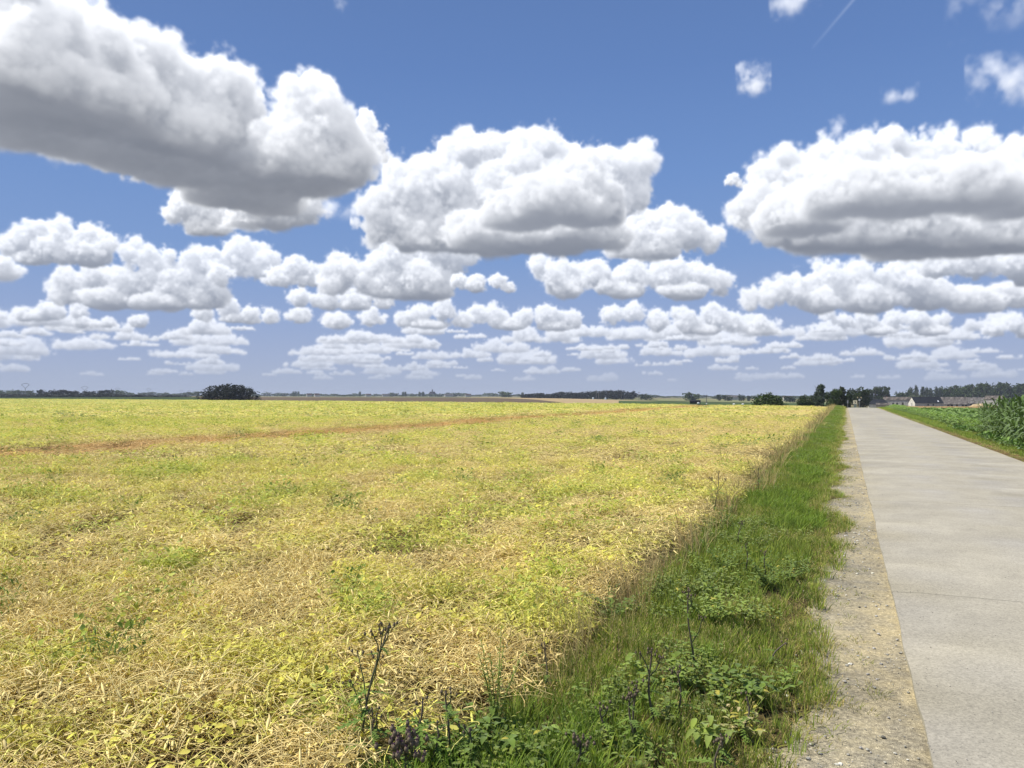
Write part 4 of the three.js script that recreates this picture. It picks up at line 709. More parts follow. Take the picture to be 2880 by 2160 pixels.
// ---------------------------------------------------------------- maize block and beet field on the right
{
  const stalkM = matte({ roughness: .7 }), leafM = leafy(.3, { roughness: .9, specularIntensity: 1 });
  const protos = [1, 2, 3, 4, 5].map((v) => {
    const R = rng(v * 91), H = 1.42 + R() * .16, stalk = new Build(); stalk.tube(Array.from({ length: 7 }, (_, k) => [Math.sin(k) * .006, H * k / 6, Math.cos(k * 1.3) * .006]), (t) => mix(.013, .005, t), 6, (t) => mixc([.20, .26, .07], [.12, .22, .035], t));
    const leaves = [], N = 9, a0 = R() * 7;
    for (let k = 0; k < N; k++) {
      const b = new Build(), t = .12 + .86 * k / N, az = a0 + k * Math.PI + (R() - .5) * .9, L = (.46 + .34 * Math.sin(Math.PI * Math.min(1, t + .12))) * (.85 + R() * .3), el = mix(.95, 1.38, t) + (R() - .5) * .2, droop = mix(1.0, .42, t) * (.7 + R() * .6), pts = [], seg = 7;
      for (let i = 0; i <= seg; i++) { const q = i / seg, f = L * q; pts.push([Math.cos(az) * f * (Math.cos(el) + .5 * q * droop), H * t + f * Math.sin(el) - droop * L * .62 * q * q * q - droop * L * .3 * q * q, Math.sin(az) * f * (Math.cos(el) + .5 * q * droop)]); }
      const c = tint(mixc([.055, .105, .016], [.10, .175, .028], R()), .85 + R() * .35), tw = (R() - .5) * .6;
      b.ribbon(pts, (q) => .038 * Math.pow(Math.sin(Math.PI * clamp(.18 + .82 * q, 0, .985)), .7), [-Math.sin(az), tw, Math.cos(az)], c, .35); leaves.push(b.geo());
    }
    return { stalk: stalk.geo(), leaves };
  });
  const made = protos.map((p) => { const g = new THREE.Group(); const st = shade(new THREE.Mesh(p.stalk, stalkM)); st.name = 'stalk'; g.add(st); for (const l of p.leaves) { const m = shade(new THREE.Mesh(l, leafM)); m.name = 'leaf'; g.add(m); } return g; });
  const R = rng(6001), spots = [];
  for (let row = 0; row < 10; row++) for (let z = -22; z > -38; z -= .3) { const x = 5.25 + row * .6 + (R() - .5) * .12; const zz = z + (R() - .5) * .14, [px, f] = bearing(x, zz); if (px > 3080 || R() < .06) continue; spots.push([x, zz, px, f, row]); }
  spots.sort((a, b) => (a[4] - b[4]) || (b[1] - a[1]));
  let n = 0;
  for (const [x, z, px, f, row] of spots) {
    if (n >= 255) break; n++;
    const g = made[Math.floor(R() * 5)].clone(); g.name = numbered('maize_plant'); const edge = smooth(-38.3, -33, z), s = mix(.88, 1, edge) * mix(.9, 1.08, R()) * (row === 0 ? .94 : 1);
    g.position.set(x, .015, z); g.rotation.set((R() - .5) * .12, R() * 7, (R() - .5) * .12); g.scale.set(s, s, s); scene.add(g);
    const nth = ['outermost', 'second', 'third', 'fourth', 'fifth', 'innermost'][Math.min(row, 5)], end = z < -34 ? 'far low end' : z > -29 ? 'near end' : 'middle';
    tag(g, `green maize plant at the ${end} of the ${nth} maize row from the road`, 'maize', `${end} of the ${nth} maize row`);
  }
  // beet: rosettes of broad leaves, a mass nobody could count
  const beetG = [1, 2, 3, 4].map((v) => { const r = rng(v * 55), b = new Build(); for (let k = 0; k < 16; k++) { const az = k * 2.4 + r(), el = .35 + r() * .95, p = [Math.cos(az) * .03, .08 + r() * .08, Math.sin(az) * .03], L = .17 + r() * .12, d = dirOf(az, el), c = tint(mixc([.085, .165, .025], [.17, .275, .05], r()), .9 + r() * .3), base = [p[0] + d[0] * .1, p[1] + d[1] * .14, p[2] + d[2] * .1]; b.ribbon([p, base], () => .006, [-Math.sin(az), 0, Math.cos(az)], [.25, .33, .1]); b.leaf(base, d, [-Math.cos(az) * .4, 1, -Math.sin(az) * .4], L, L * .62, c, .55 * r(), .25 + r() * .4, 4, .5); } return b.geo(); });
  const beet = thing('beet_leaves', 'broad green beet leaves carpeting the plot beyond the maize', 'crop', [0, 0, 0], 0, undefined, 'stuff'), list = [];
  for (let k = 0; k < 9000; k++) { const z = -mix(37, 92, Math.pow(R(), .8)), x = mix(5.6, 46, Math.pow(R(), 1.3)); const [px, f] = bearing(x, z); if (px > 3000 || f > 82) continue; if (z > -37.6 || x < 5.9 + (noise2(z / 3, 1, 77) - .5)) continue; const s = mix(.8, 1.25, R()) * (x < 7 ? .8 : 1) * (f > 50 ? 1.35 : 1), b = mix(.8, 1.2, R()); list.push({ g: Math.floor(R() * 4), p: [x, .02, z], r: R() * 7, s: [s * 1.25, Math.min(s, 1.15) * .72, s * 1.25], c: [b * 1.02, b, b] }); }
  copies(beet, 'beet_plant', beetG, leafM, list);
  const low = thing('broadleaf_weeds', 'low broad-leaved weeds at the foot of the maize', 'weeds', [0, 0, 0], 0, undefined, 'stuff'), l2 = [];
  for (let k = 0; k < 420; k++) { const z = -mix(17, 44, R()), x = 4.75 + Math.pow(R(), 1.6) * 1.0; if (fbm2(x, z * .7, 220, 2) < .42) continue; const s = mix(.35, .8, R()), b = mix(.9, 1.3, R()); l2.push({ g: Math.floor(R() * 4), p: [x, 0, z], r: R() * 7, s: [s, s * .8, s], c: [b, b, b] }); }
  copies(low, 'weed', beetG, leafM, l2);
  // ripe cereal ears on the strip before the farm
  const ear = [1, 2].map((v) => grassTuft(v + 300, { n: 16, h: .34, spread: .3, w: .011, lean: .25, cols: [[.52, .40, .21], [.44, .33, .17], [.58, .46, .26]], heads: 0, seg: 2 }));
  const cereal = thing('cereal_plants', 'pale ripe cereal stalks in the strip before the farm', 'crop', [0, 0, 0], 0, undefined, 'stuff'), l3 = [];
  for (let k = 0; k < 9000; k++) { const px = mix(2482, 3100, R()), f = mix(85, 125, Math.pow(R(), 1.5)), [x, z] = place(px, f); if (x < 6.2) continue; l3.push({ g: k & 1, p: [x, ground(x, z), z], r: R() * 7, s: [1, mix(.8, 1.15, R()), 1], c: tint([1, 1, 1], mix(.85, 1.15, R())) }); }
  copies(cereal, 'stalk_clump', ear, matte(), l3);
}
// ---------------------------------------------------------------- trees, near the junction and out to the horizon
const crownMat = leafy(.18), barkMat = matte();
const crowns = {};
function crown(kind, v, n) { // unit crown: x, z in -0.5..0.5, y in 0..1
  const key = kind + v + '_' + n; if (crowns[key]) return crowns[key];
  const R = rng(v * 131 + kind.length * 17), b = new Build(), lobes = [];
  const put = (x, y, z, r, ry) => lobes.push([x, y, z, r, ry]);
  if (kind === 'round') { put(0, .48, 0, .3, .36); for (let k = 0; k < 19; k++) { const a = k * 2.4 + R(), q = .16 + R() * .22, y = .08 + R() * .76; put(Math.cos(a) * q * (1.25 - .7 * Math.abs(y - .45)), y, Math.sin(a) * q * (1.25 - .7 * Math.abs(y - .45)), .12 + R() * .1, .11 + R() * .09); } }
  else if (kind === 'dome') { for (let k = 0; k < 26; k++) { const a = k * 2.4, q = .45 * Math.sqrt(k / 26), y = .86 * Math.sqrt(Math.max(.05, 1 - (q / .5) ** 2)); for (let j = 0; j < 3; j++) put(Math.cos(a) * q + (R() - .5) * .06, y * (.18 + .34 * j) + R() * .08, Math.sin(a) * q + (R() - .5) * .06, .08 + R() * .07, .11 + R() * .07); } }
  else if (kind === 'tall') { for (let k = 0; k < 16; k++) { const y = .06 + .88 * k / 15, w = .34 * Math.pow(Math.sin(Math.PI * (.1 + .86 * y)), .7); const a = k * 2.4; put(Math.cos(a) * w * .35, y, Math.sin(a) * w * .35, w * .75 + .05, .09); } }
  else { put(0, .5, 0, .22, .4); for (let k = 0; k < 20; k++) { const a = k * 2.4 + R(), y = .06 + .86 * R(), q = (.12 + R() * .26) * (1.1 - .55 * y); put(Math.cos(a) * q, y, Math.sin(a) * q, .07 + R() * .08, .07 + R() * .07); } }
  const tot = lobes.reduce((s, l) => s + l[3] * l[3], 0);
  for (const [x, y, z, r, ry] of lobes) {
    const cnt = Math.ceil(n * r * r / tot), tone = .75 + R() * .5;
    for (let k = 0; k < cnt; k++) {
      const u = R() * 2 - 1, a = R() * 7, q = Math.pow(.35 + .65 * R(), .5) * (1 + (R() - .5) * .25), s = Math.sqrt(1 - u * u), px = x + Math.cos(a) * s * r * q, py = y + u * ry * q, pz = z + Math.sin(a) * s * r * q; if (py < .01) continue;
      const d = dirOf(R() * 7, (R() - .5) * 2), up = dirOf(R() * 7, (R() - .5) * 2), L = (.045 + R() * .04) * Math.pow(1500 / Math.max(n, 300), .4); b.card([px, py, pz], d, up, L * 1.25, L, tint([1, 1, 1], tone * (.7 + R() * .6))); }
  }
  return crowns[key] = b.geo();
}
const crownMats = new Map();
function crownTint(c) { const k = c.map((x) => x.toFixed(3)).join(); if (!crownMats.has(k)) crownMats.set(k, leafy(.16, { color: new THREE.Color().setRGB(...c), specularIntensity: .3 })); return crownMats.get(k); }
const limb = (() => { const b = new Build(); b.tube([[0, -.1, 0], [.01, .3, 0], [-.01, .62, .01], [0, .95, 0]], (t) => .05 * (1 - .8 * t), 6, [.085, .07, .055]); for (let k = 0; k < 5; k++) { const a = k * 2.4, y = .35 + k * .09, d = dirOf(a, .7); b.tube([[0, y, 0], [d[0] * .14, y + .1, d[2] * .14], [d[0] * .28, y + .24, d[2] * .28]], (t) => .02 * (1 - .8 * t), 4, [.085, .07, .055]); } return b.geo(); })();
let treeSeed = 0;
// a tree on a bearing: column, row of its top, width in columns, distance
function tree(name, label, px, topY, wPx, r, kind, col, group, n = 900, sink = 0) {
  const [x, z] = place(px, r), y0 = ground(x, z) - .15 - sink, H = (heightAt(px, topY, r) - y0) * 1.08, W = 1.06 * wPx / F * r, v = treeSeed++ % 4;
  const t = thing(name, label, 'tree', [x, y0, z], (treeSeed * 1.7) % 6.28, group);
  const tr = part('trunk', limb, barkMat, t); tr.scale.set(Math.min(W, H), H, Math.min(W, H));
  const lift = kind === 'dome' ? 0 : .02, c = part('crown', crown(kind, v, n), crownTint(col), t); c.scale.set(W * 1.04, H * (1 - lift), W * 1.04); c.position.y = H * lift; return t;
}
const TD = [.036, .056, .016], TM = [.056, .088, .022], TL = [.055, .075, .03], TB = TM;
tree('oak_tree', 'large rounded tree coloured dark for cloud shadow, alone behind the field', 640, 1080, 142, 372, 'dome', [.014, .020, .009], undefined, 8000);  // cloud shadow is put into the near-black crown colour
// junction clump
tree('bush_tree', 'broad dark green bush on the field edge left of the junction', 2162, 1104, 84, 150, 'dome', TM, undefined, 2200, .3);
tree('hawthorn_tree', 'dark low bush at the left end of the junction trees', 2264, 1110, 44, 165, 'dome', TD, undefined, 3200);
tree('willow_tree', 'pale blue-green willow, tallest of the junction trees', 2303, 1086, 52, 175, 'ragged', [.065, .088, .05], undefined, 3200);
tree('ash_tree', 'mid green tree right of the pale willow', 2342, 1095, 40, 180, 'round', TM, undefined, 3200);
tree('maple_tree', 'olive green tree with a ragged top beside the sign', 2366, 1091, 46, 190, 'ragged', [.045, .055, .018], undefined, 3200);
tree('elder_tree', 'thin dark tree in the gap behind the road signs', 2386, 1097, 22, 210, 'ragged', TD, undefined, 900);
tree('beech_tree', 'dark tree directly behind the chevron sign', 2418, 1092, 58, 300, 'round', TD, undefined, 3200);
tree('lime_tree', 'tall dark tree left of the farm roof', 2462, 1088, 58, 570, 'round', TD, undefined, 3200);
tree('walnut_tree', 'dark tree overlapping the slate farm roof', 2492, 1090, 40, 580, 'ragged', TD, undefined, 3200);
// wood behind the farm
{
  const R = rng(515), top = [[2520, 1112], [2545, 1098], [2580, 1092], [2620, 1091], [2650, 1094], [2680, 1091], [2720, 1087], [2760, 1081], [2800, 1083], [2850, 1080], [2880, 1081], [3000, 1083]];
  for (let px = 2528; px < 2990; px += 13) { const pop = px > 2545 && px < 2650; tree(pop ? 'poplar_tree' : 'broadleaf_tree', pop ? 'green poplar in the row behind the farm roofs' : `dark broadleaf tree in the wood ${px < 2560 ? 'left of the farm poplars' : px < 2720 ? 'above the open barn roof' : px < 2800 ? 'above the sheds at the right of the farm' : 'above the maize'}`, px + (R() - .5) * 8, table(top, px) + (R() - .5) * 7, pop ? 15 + R() * 5 : 30 + R() * 16, 760 + R() * 60, pop ? 'tall' : 'round', pop ? TL : mixc(TD, TM, R()), pop ? 'poplars behind the farm' : `wood ${px < 2560 ? 'left of the farm poplars' : px < 2720 ? 'above the open barn roof' : px < 2800 ? 'above the sheds' : 'above the maize'}`, 700); }
  tree('pale_shrub', 'pale grey-green rounded shrub above the farm roof', 2578, 1104, 44, 700, 'dome', [.085, .105, .05], undefined, 800);
}
// wood across the wheat; its shadow is put into the near-black leaf colour
{
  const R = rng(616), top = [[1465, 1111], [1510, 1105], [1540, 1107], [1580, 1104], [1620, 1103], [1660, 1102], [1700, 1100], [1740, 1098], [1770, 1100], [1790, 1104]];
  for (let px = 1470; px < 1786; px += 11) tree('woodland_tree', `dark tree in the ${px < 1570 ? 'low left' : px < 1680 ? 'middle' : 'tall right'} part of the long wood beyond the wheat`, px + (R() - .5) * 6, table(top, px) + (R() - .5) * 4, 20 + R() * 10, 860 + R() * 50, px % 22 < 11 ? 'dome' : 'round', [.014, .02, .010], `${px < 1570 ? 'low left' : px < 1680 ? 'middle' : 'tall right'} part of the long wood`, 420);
}
// single far trees: column, top, width, distance, tone
const FAR = [
  [1422, 1102, 38, 1300, TB, 'grey-green far tree at the left of the long wood'], [1470, 1104, 9, 1500, TB, 'small round far tree above the start of the long wood'],
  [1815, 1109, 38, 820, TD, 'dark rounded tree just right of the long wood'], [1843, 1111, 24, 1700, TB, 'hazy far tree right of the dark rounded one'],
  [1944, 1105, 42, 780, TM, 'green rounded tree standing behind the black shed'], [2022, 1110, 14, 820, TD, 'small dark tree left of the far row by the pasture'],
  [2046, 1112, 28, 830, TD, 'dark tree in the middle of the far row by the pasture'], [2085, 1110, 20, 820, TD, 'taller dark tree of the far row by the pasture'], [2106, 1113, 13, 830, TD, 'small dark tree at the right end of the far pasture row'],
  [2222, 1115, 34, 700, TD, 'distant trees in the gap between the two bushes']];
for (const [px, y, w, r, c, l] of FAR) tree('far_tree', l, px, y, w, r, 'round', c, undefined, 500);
// left-hand treeline; the near clump carries cloud shadow in its dark leaf colour
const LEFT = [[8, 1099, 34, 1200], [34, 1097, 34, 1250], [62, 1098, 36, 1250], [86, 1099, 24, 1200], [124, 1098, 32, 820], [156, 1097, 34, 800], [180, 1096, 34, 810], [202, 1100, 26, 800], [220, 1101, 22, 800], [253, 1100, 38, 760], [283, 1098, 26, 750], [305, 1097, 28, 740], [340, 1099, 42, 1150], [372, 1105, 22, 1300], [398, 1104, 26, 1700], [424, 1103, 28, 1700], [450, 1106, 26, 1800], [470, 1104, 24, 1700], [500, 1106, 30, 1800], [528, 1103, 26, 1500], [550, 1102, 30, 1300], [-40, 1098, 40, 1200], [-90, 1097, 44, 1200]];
LEFT.forEach(([px, y, w, r]) => tree('hedgerow_tree', r < 900 ? 'tree coloured dark for cloud shadow in the near clump of the left treeline' : 'grey-green tree in the hazy part of the left treeline', px, y, w, r, 'round', r < 900 ? [.014, .02, .01] : TB, r < 900 ? 'near clump of the left treeline' : 'hazy left treeline', 650));
// hazy horizon trees
{
  const R = rng(717);
  const line = (p0, p1, step, r0, r1, y0, y1, group, label) => { for (let px = p0; px < p1; px += step * (.7 + R() * .6)) { const r = mix(r0, r1, R()), where = label ?? (px < 822 ? 'between the black tree and the three poplars' : px < 1008 ? 'between the three poplars and the lone poplar' : px < 1130 ? 'between the lone poplar and the pair of poplars' : px < 1215 ? 'just left of the church' : px < 1330 ? 'just right of the church' : 'left of the long dark wood'); tree('horizon_tree', label ?? `small hazy horizon tree ${where}`, px, mix(y0, y1, Math.pow(R(), .7)), step * (1.3 + R() * 1.2), r, 'round', TB, label ? group : 'horizon trees ' + where, 260); } };
  line(715, 1425, 11, 1700, 2500, 1104, 1110.5, '', undefined);
  line(1430, 1480, 10, 1800, 2400, 1107, 1112, '', undefined);
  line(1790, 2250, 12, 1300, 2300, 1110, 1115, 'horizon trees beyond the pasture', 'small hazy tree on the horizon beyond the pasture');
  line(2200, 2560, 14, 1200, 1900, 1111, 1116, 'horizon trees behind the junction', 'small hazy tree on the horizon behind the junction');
  for (const [px, y, l] of [[826, 1102, 'first of three dark poplars on the far horizon'], [832, 1101, 'second of three dark poplars on the far horizon'], [839, 1102, 'third of three dark poplars on the far horizon'], [1012, 1102, 'lone pointed poplar on the far horizon'], [1134, 1103, 'left of two poplars near the church'], [1140, 1102, 'right of two poplars near the church'], [1180, 1103, 'dark poplar clump left of the church'], [1190, 1102, 'dark poplar clump touching the church on its left']]) tree('horizon_poplar', l, px, y, 9, 1800, 'tall', TB, undefined, 300);
}

// low hedges under the left-hand treeline
[[30, 1107, 110, 'leftmost'], [125, 1106, 90, 'second'], [215, 1107, 100, 'third'], [310, 1106, 110, 'fourth'], [395, 1109, 90, 'fifth'], [480, 1110, 100, 'last']].forEach(([px, y, w, k]) => tree('hedge', `low dark hedge under the left treeline, ${k} of six from the left`, px, y, w, 700, 'dome', [.016, .024, .011], undefined, 900));
// ---------------------------------------------------------------- farm, church, far houses
const PX = (r) => r / F; // metres a column spans at a distance
const roofTex = texture(256, 256, (x, y) => { const row = Math.floor(y / 8), k = .6 + (hash2(Math.floor((x + (row & 1) * 4) / 8), row, 3) - .5) * .35 + (tnoise(x / 40, y / 40, 6, 6, 4) - .5) * .4 - (y % 8 < 1 ? .12 : 0); return [k, k, k]; });
roofTex.repeat.set(1 / 6, 1 / 6);
const wallTex = texture(256, 256, (x, y) => { const k = .86 + (tnoise(x / 32, y / 32, 8, 8, 5) - .5) * .16 + (hash2(x, y, 6) - .5) * .08; return [k, k, k]; });
wallTex.repeat.set(1 / 5, 1 / 5);
const mats = {}; const solid = (c, map, o = {}) => mats[c.join() + (map ? map.id : '')] ??= flatMat({ color: new THREE.Color().setRGB(...c), map: map ?? null, side: THREE.DoubleSide, ...o });
const paneMat = new THREE.MeshStandardMaterial({ color: new THREE.Color().setRGB(.02, .022, .026), roughness: .15 });
// gabled building: length along local x, depth along z, front wall at +z; openings [wall, x, y, w, h, kind]
function building(name, label, px, r, { L, D, eave, ridge, turn = 0, wall, gable, roof, openings = [], hip = 0, over = .25, extra, group, category = 'building' }) {
  const [x, z] = place(px, r), y0 = Math.min(ground(x, z), 0) - .1, t = thing(name, label, category, [x, y0, z], YAW - Math.atan((px - 1440) / F) + turn, group);
  const l = L / 2, d = D / 2, uv = (p) => p.map((q) => [q[0] + q[2], q[1]]);
  const w = new Build(), P = (pts) => w.poly(pts, [1, 1, 1], uv(pts));
  P([[-l, -2, d], [l, -2, d], [l, eave, d], [-l, eave, d]]); P([[l, -2, -d], [-l, -2, -d], [-l, eave, -d], [l, eave, -d]]); part('wall', w.geo(), solid(wall, wallTex), t);
  for (const s of [-1, 1]) { const g = new Build(), pts = [[s * l, -2, -s * -d], [s * l, -2, s * -d], [s * l, eave, s * -d], ...(hip ? [] : [[s * l, ridge - .05, 0]]), [s * l, eave, s * d]]; g.poly(pts, [1, 1, 1], uv(pts)); part('gable_wall', g.geo(), solid(gable ?? wall, wallTex), t); }
  const th = .18, rl = l + (hip ? over : over * .6), slope = (ridge - eave) / d, ey = eave - over * slope, e = d + over, h = hip;
  const rf = new Build();
  for (const s of [-1, 1]) { const pts = [[-rl, ey, s * e], [rl, ey, s * e], [rl - h, ridge, 0], [-rl + h, ridge, 0]], up = pts.map(([a, b, c]) => [a, b + th, c]); rf.poly(s > 0 ? up : up.slice().reverse(), [1, 1, 1], up.map((q) => [q[0], (q[1] - ey) * 1.4 + q[2] * .3])); rf.poly(pts, [1, 1, 1], pts.map((q) => [q[0], q[1]])); for (let k = 0; k < 4; k++) { const a = pts[k], b = pts[(k + 1) % 4], c = up[(k + 1) % 4], f = up[k]; rf.poly([a, b, c, f], [1, 1, 1]); } }
  if (h) for (const s of [-1, 1]) rf.poly([[s * rl, ey + th, s * e], [s * rl, ey + th, -s * e], [s * (rl - h), ridge + th, 0]], [1, 1, 1], [[0, 0], [D, 0], [D / 2, 3]]);
  const roofM = part('roof', rf.geo(), roof, t);
  const cap = new Build(); cap.box(-rl + h, rl - h, ridge + th - .06, ridge + th + .1, -.16, .16, [1, 1, 1]); part('ridge_cap', cap.geo(), solid([.10, .095, .09]), roofM);
  for (const [face, a, b, ww, hh, kind] of openings) { // each opening: a reveal frame proud of the wall with a dark pane; bays are flat near-black sheets painting the inside shade
    const zf = d + .02, pos = (u, v, q) => face === 'front' ? [u, v, zf + q] : [-l - .02 - q, v, u];
    const fr = new Build(), rect = (u0, u1, v0, v1, q, c, B) => { const p = [pos(u0, v0, q), pos(u1, v0, q), pos(u1, v1, q), pos(u0, v1, q)]; B.poly(p, c); };
    if (face === 'roof') { const yy = b, zz = (ridge - yy) / slope + .1, f2 = new Build(); f2.box(a - ww / 2, a + ww / 2, -.05, .06, -hh / 2, hh / 2, [.7, .72, .75]); const m = part('skylight', f2.geo(), solid([.8, .82, .85]), roofM); m.position.set(0, yy + th, zz); m.rotation.x = Math.atan(slope); continue; }
    const o = part(kind === 'bay' ? 'bay_shade_sheet' : kind === 'door' ? 'door' : 'window', (() => { const B = new Build(); rect(a - ww / 2, a + ww / 2, b, b + hh, .012, [1, 1, 1], B); return B.geo(); })(), kind === 'bay' ? solid([.012, .011, .01]) : kind === 'door' ? solid([.07, .06, .05]) : paneMat, t);
    if (kind !== 'bay') { const t2 = .09; rect(a - ww / 2 - t2, a + ww / 2 + t2, b + hh, b + hh + t2, .03, [.55, .53, .5], fr); rect(a - ww / 2 - t2, a + ww / 2 + t2, b - t2, b, .03, [.5, .48, .45], fr); rect(a - ww / 2 - t2, a - ww / 2, b, b + hh, .03, [.55, .53, .5], fr); rect(a + ww / 2, a + ww / 2 + t2, b, b + hh, .03, [.55, .53, .5], fr); part('frame', fr.geo(), solid([.45, .43, .4]), o); }
    else { const pb = new Build(); rect(a + ww / 2, a + ww / 2 + .22, 0, b + hh, .05, [.6, .58, .54], pb); part('post', pb.geo(), solid([.42, .39, .34]), o); }
  }
  extra?.(t, { l, d, eave, ridge, roofM }); return t;
}
const SLATE = solid([.045, .05, .062], roofTex), TILE = solid([.29, .25, .21], roofTex), TILE2 = solid([.33, .295, .265], roofTex), GREYWALL = [.62, .595, .54], CREAM = [.82, .79, .68];
{
  const r = 520, k = PX(r); // sized from their bearings: columns p0..p1, rows of ridge and eave
  const row = (name, label, p0, p1, ridgeRow, eaveRow, o) => { const px = (p0 + p1) / 2, rr = o.r ?? r, [x, z] = place(px, rr), y0 = Math.min(ground(x, z), 0) - .1, y = (q) => heightAt(px, q, rr) - y0; return building(name, label, px, rr, { ...o, L: o.L ?? (p1 - p0) * PX(rr), ridge: y(ridgeRow), eave: y(eaveRow), openings: (o.openings ?? []).map(([f, c, top, bot, w, kind]) => f === 'roof' ? [f, (c - px) * PX(rr), y(top), w, 1.0] : [f, f === 'gable' ? c : (c - px) * PX(rr), y(bot), w, y(top) - y(bot), kind]) }); };
  row('white_cottage', 'small white cottage with a hipped slate roof at the left of the farm', 2445, 2498, 1123.6, 1136.7, { D: 8, hip: 3.6, turn: .1, wall: CREAM, roof: SLATE });
  row('lean_to', 'low tan roofed lean-to before the white cottage', 2466, 2499, 1134, 1139, { r: 508, D: 5, wall: [.45, .38, .28], roof: TILE });
  row('farmhouse', 'long grey farmhouse with three dark windows and a worn tile roof', 2489, 2568, 1117, 1125, { r: 530, D: 9, turn: -.05, wall: GREYWALL, roof: TILE, openings: [['front', 2514.5, 1132.5, 1138.5, 1.1, 'window'], ['front', 2524.5, 1132.5, 1138.5, 1.1, 'window'], ['front', 2538.5, 1131.5, 1140, 1.2, 'door']], extra: (t, q) => { const c = new Build(); c.box(-8, -7.2, q.ridge - .6, q.ridge + .7, -.4, .4, [1, 1, 1]); part('chimney', c.geo(), solid([.22, .13, .10]), q.roofM); } });
  row('gabled_house', 'white gabled house with a dark slate roof in the farm row', 2562, 2645, 1117, 1133, { r: 505, L: 19.5, D: 7.4, turn: .58, wall: [.52, .485, .43], gable: CREAM, roof: SLATE, openings: [['gable', .3, 1134, 1141, .6, 'window'], ['front', 2600, 1135.5, 1141, 1.0, 'window'], ['front', 2615, 1135.5, 1141, 1.0, 'window'], ['roof', 2632, 1129, 0, .9]] });  // long wall painted greyer than the gable to stand for its shaded side
  row('open_barn', 'long tile roofed barn with a row of dark open bays', 2638, 2714, 1117, 1136.5, { D: 11, turn: -.03, wall: GREYWALL, roof: TILE2, openings: [2652, 2669, 2677, 2690, 2704, 2711].map((c) => ['front', c, 1137.4, 1143.5, 1.5, 'bay']) });
  row('cart_shed', 'grey tile roofed shed with one door right of the open bays', 2714, 2765, 1118, 1134.6, { r: 522, D: 11, turn: -.03, wall: [.52, .49, .45], roof: solid([.35, .325, .30], roofTex), openings: [['front', 2733, 1134.9, 1143, .9, 'door']] });
  row('low_store', 'lower grey roofed store at the right end of the farm row', 2764, 2792, 1119.5, 1132, { r: 528, D: 10, turn: -.03, wall: [.5, .48, .44], roof: solid([.37, .35, .33], roofTex) });
  row('pale_barn', 'pale walled barn half hidden behind the maize', 2776, 2822, 1113.5, 1123, { r: 500, D: 9, turn: -.3, wall: [.6, .57, .52], roof: TILE });
  // heap of straw and earth by the shed
  const [hx, hz] = place(2762, 330), hb = new Build(); { const n = 14, m = 6, rows = []; for (let j = 0; j <= m; j++) { const row = []; for (let i = 0; i < n; i++) { const a = i / n * 6.283, q = Math.cos(j / m * 1.57), w = 1 + (hash2(i, j, 9) - .5) * .3; row.push(hb.v(Math.cos(a) * 5.5 * q * w, Math.sin(j / m * 1.57) * 1.7 * w, Math.sin(a) * 2.6 * q * w, tint([.42, .32, .18], .85 + hash2(i, j, 8) * .3))); } rows.push(row); } for (let j = 0; j < m; j++) for (let i = 0; i < n; i++) { const e = (i + 1) % n; hb.quad(rows[j][i], rows[j + 1][i], rows[j + 1][e], rows[j][e]); } }
  const heap = part('straw_heap', hb.geo(), matte(), scene); heap.position.set(hx, ground(hx, hz) + .3, hz); tag(heap, 'tan heap of straw and earth in front of the farm shed', 'heap');
  // church on the horizon
  building('church', 'far church with a steep grey roof and a small spire', 1216, 1900, { L: 19, D: 11, eave: 5.5, ridge: 12, hip: 4, turn: .2, wall: [.6, .58, .55], roof: solid([.16, .15, .155], roofTex), category: 'church', extra: (t, q) => { const b = new Build(); b.box(-1.3, 1.3, 8, 14.5, -1.3, 1.3, [1, 1, 1]); part('tower', b.geo(), solid([.3, .28, .27]), t); const s = new Build(), top = [0, 19.5, 0], c = [[-1.6, 14.5, 1.6], [1.6, 14.5, 1.6], [1.6, 14.5, -1.6], [-1.6, 14.5, -1.6]]; for (let k = 0; k < 4; k++) s.poly([c[k], c[(k + 1) % 4], top], [1, 1, 1]); part('spire', s.geo(), solid([.07, .07, .08]), t); } });
  const far = [[36, 1250, 8, 'tiny white house among the trees at the left edge'], [869, 1500, 9, 'pale low roof left of the white barn on the horizon'], [891, 1450, 9, 'white low barn beyond the ploughed field'], [1036, 1700, 12, 'small pale house among horizon trees left of centre'], [1085, 1700, 16, 'pale house row in the village left of the church'], [1102, 1750, 14, 'second pale house in the village left of the church'], [1262, 1600, 17, 'long pale shed right of the church'], [1316, 1650, 12, 'small pale house at the right end of the village'], [2060, 1000, 14, 'pale house between the far pasture trees'], [2215, 900, 10, 'pale gable showing in the gap left of the junction']];
  for (const [px, rr, L, lab] of far) building('village_house', lab, px, rr, { L, D: 7, eave: 3.4, ridge: 6, turn: .2, wall: [.62, .6, .56], roof: solid(L > 13 ? [.30, .28, .27] : [.2, .13, .1], roofTex), openings: [], category: 'house' });
  // black shed and small white things on the pasture
  building('black_shed', 'black open-fronted shed standing on the far pasture', 1955, 400, { L: 5.2, D: 4, eave: 1.7, ridge: 2.1, turn: .05, wall: [.015, .014, .014], roof: solid([.02, .02, .022]), openings: [], category: 'shed' });
  building('dark_trailer', 'low dark box trailer on the edge of the ploughed field', 1130, 235, { L: 3.1, D: 2, eave: .95, ridge: 1.05, turn: 0, wall: [.02, .018, .016], roof: solid([.025, .022, .02]), openings: [], over: .05, category: 'trailer' });
}
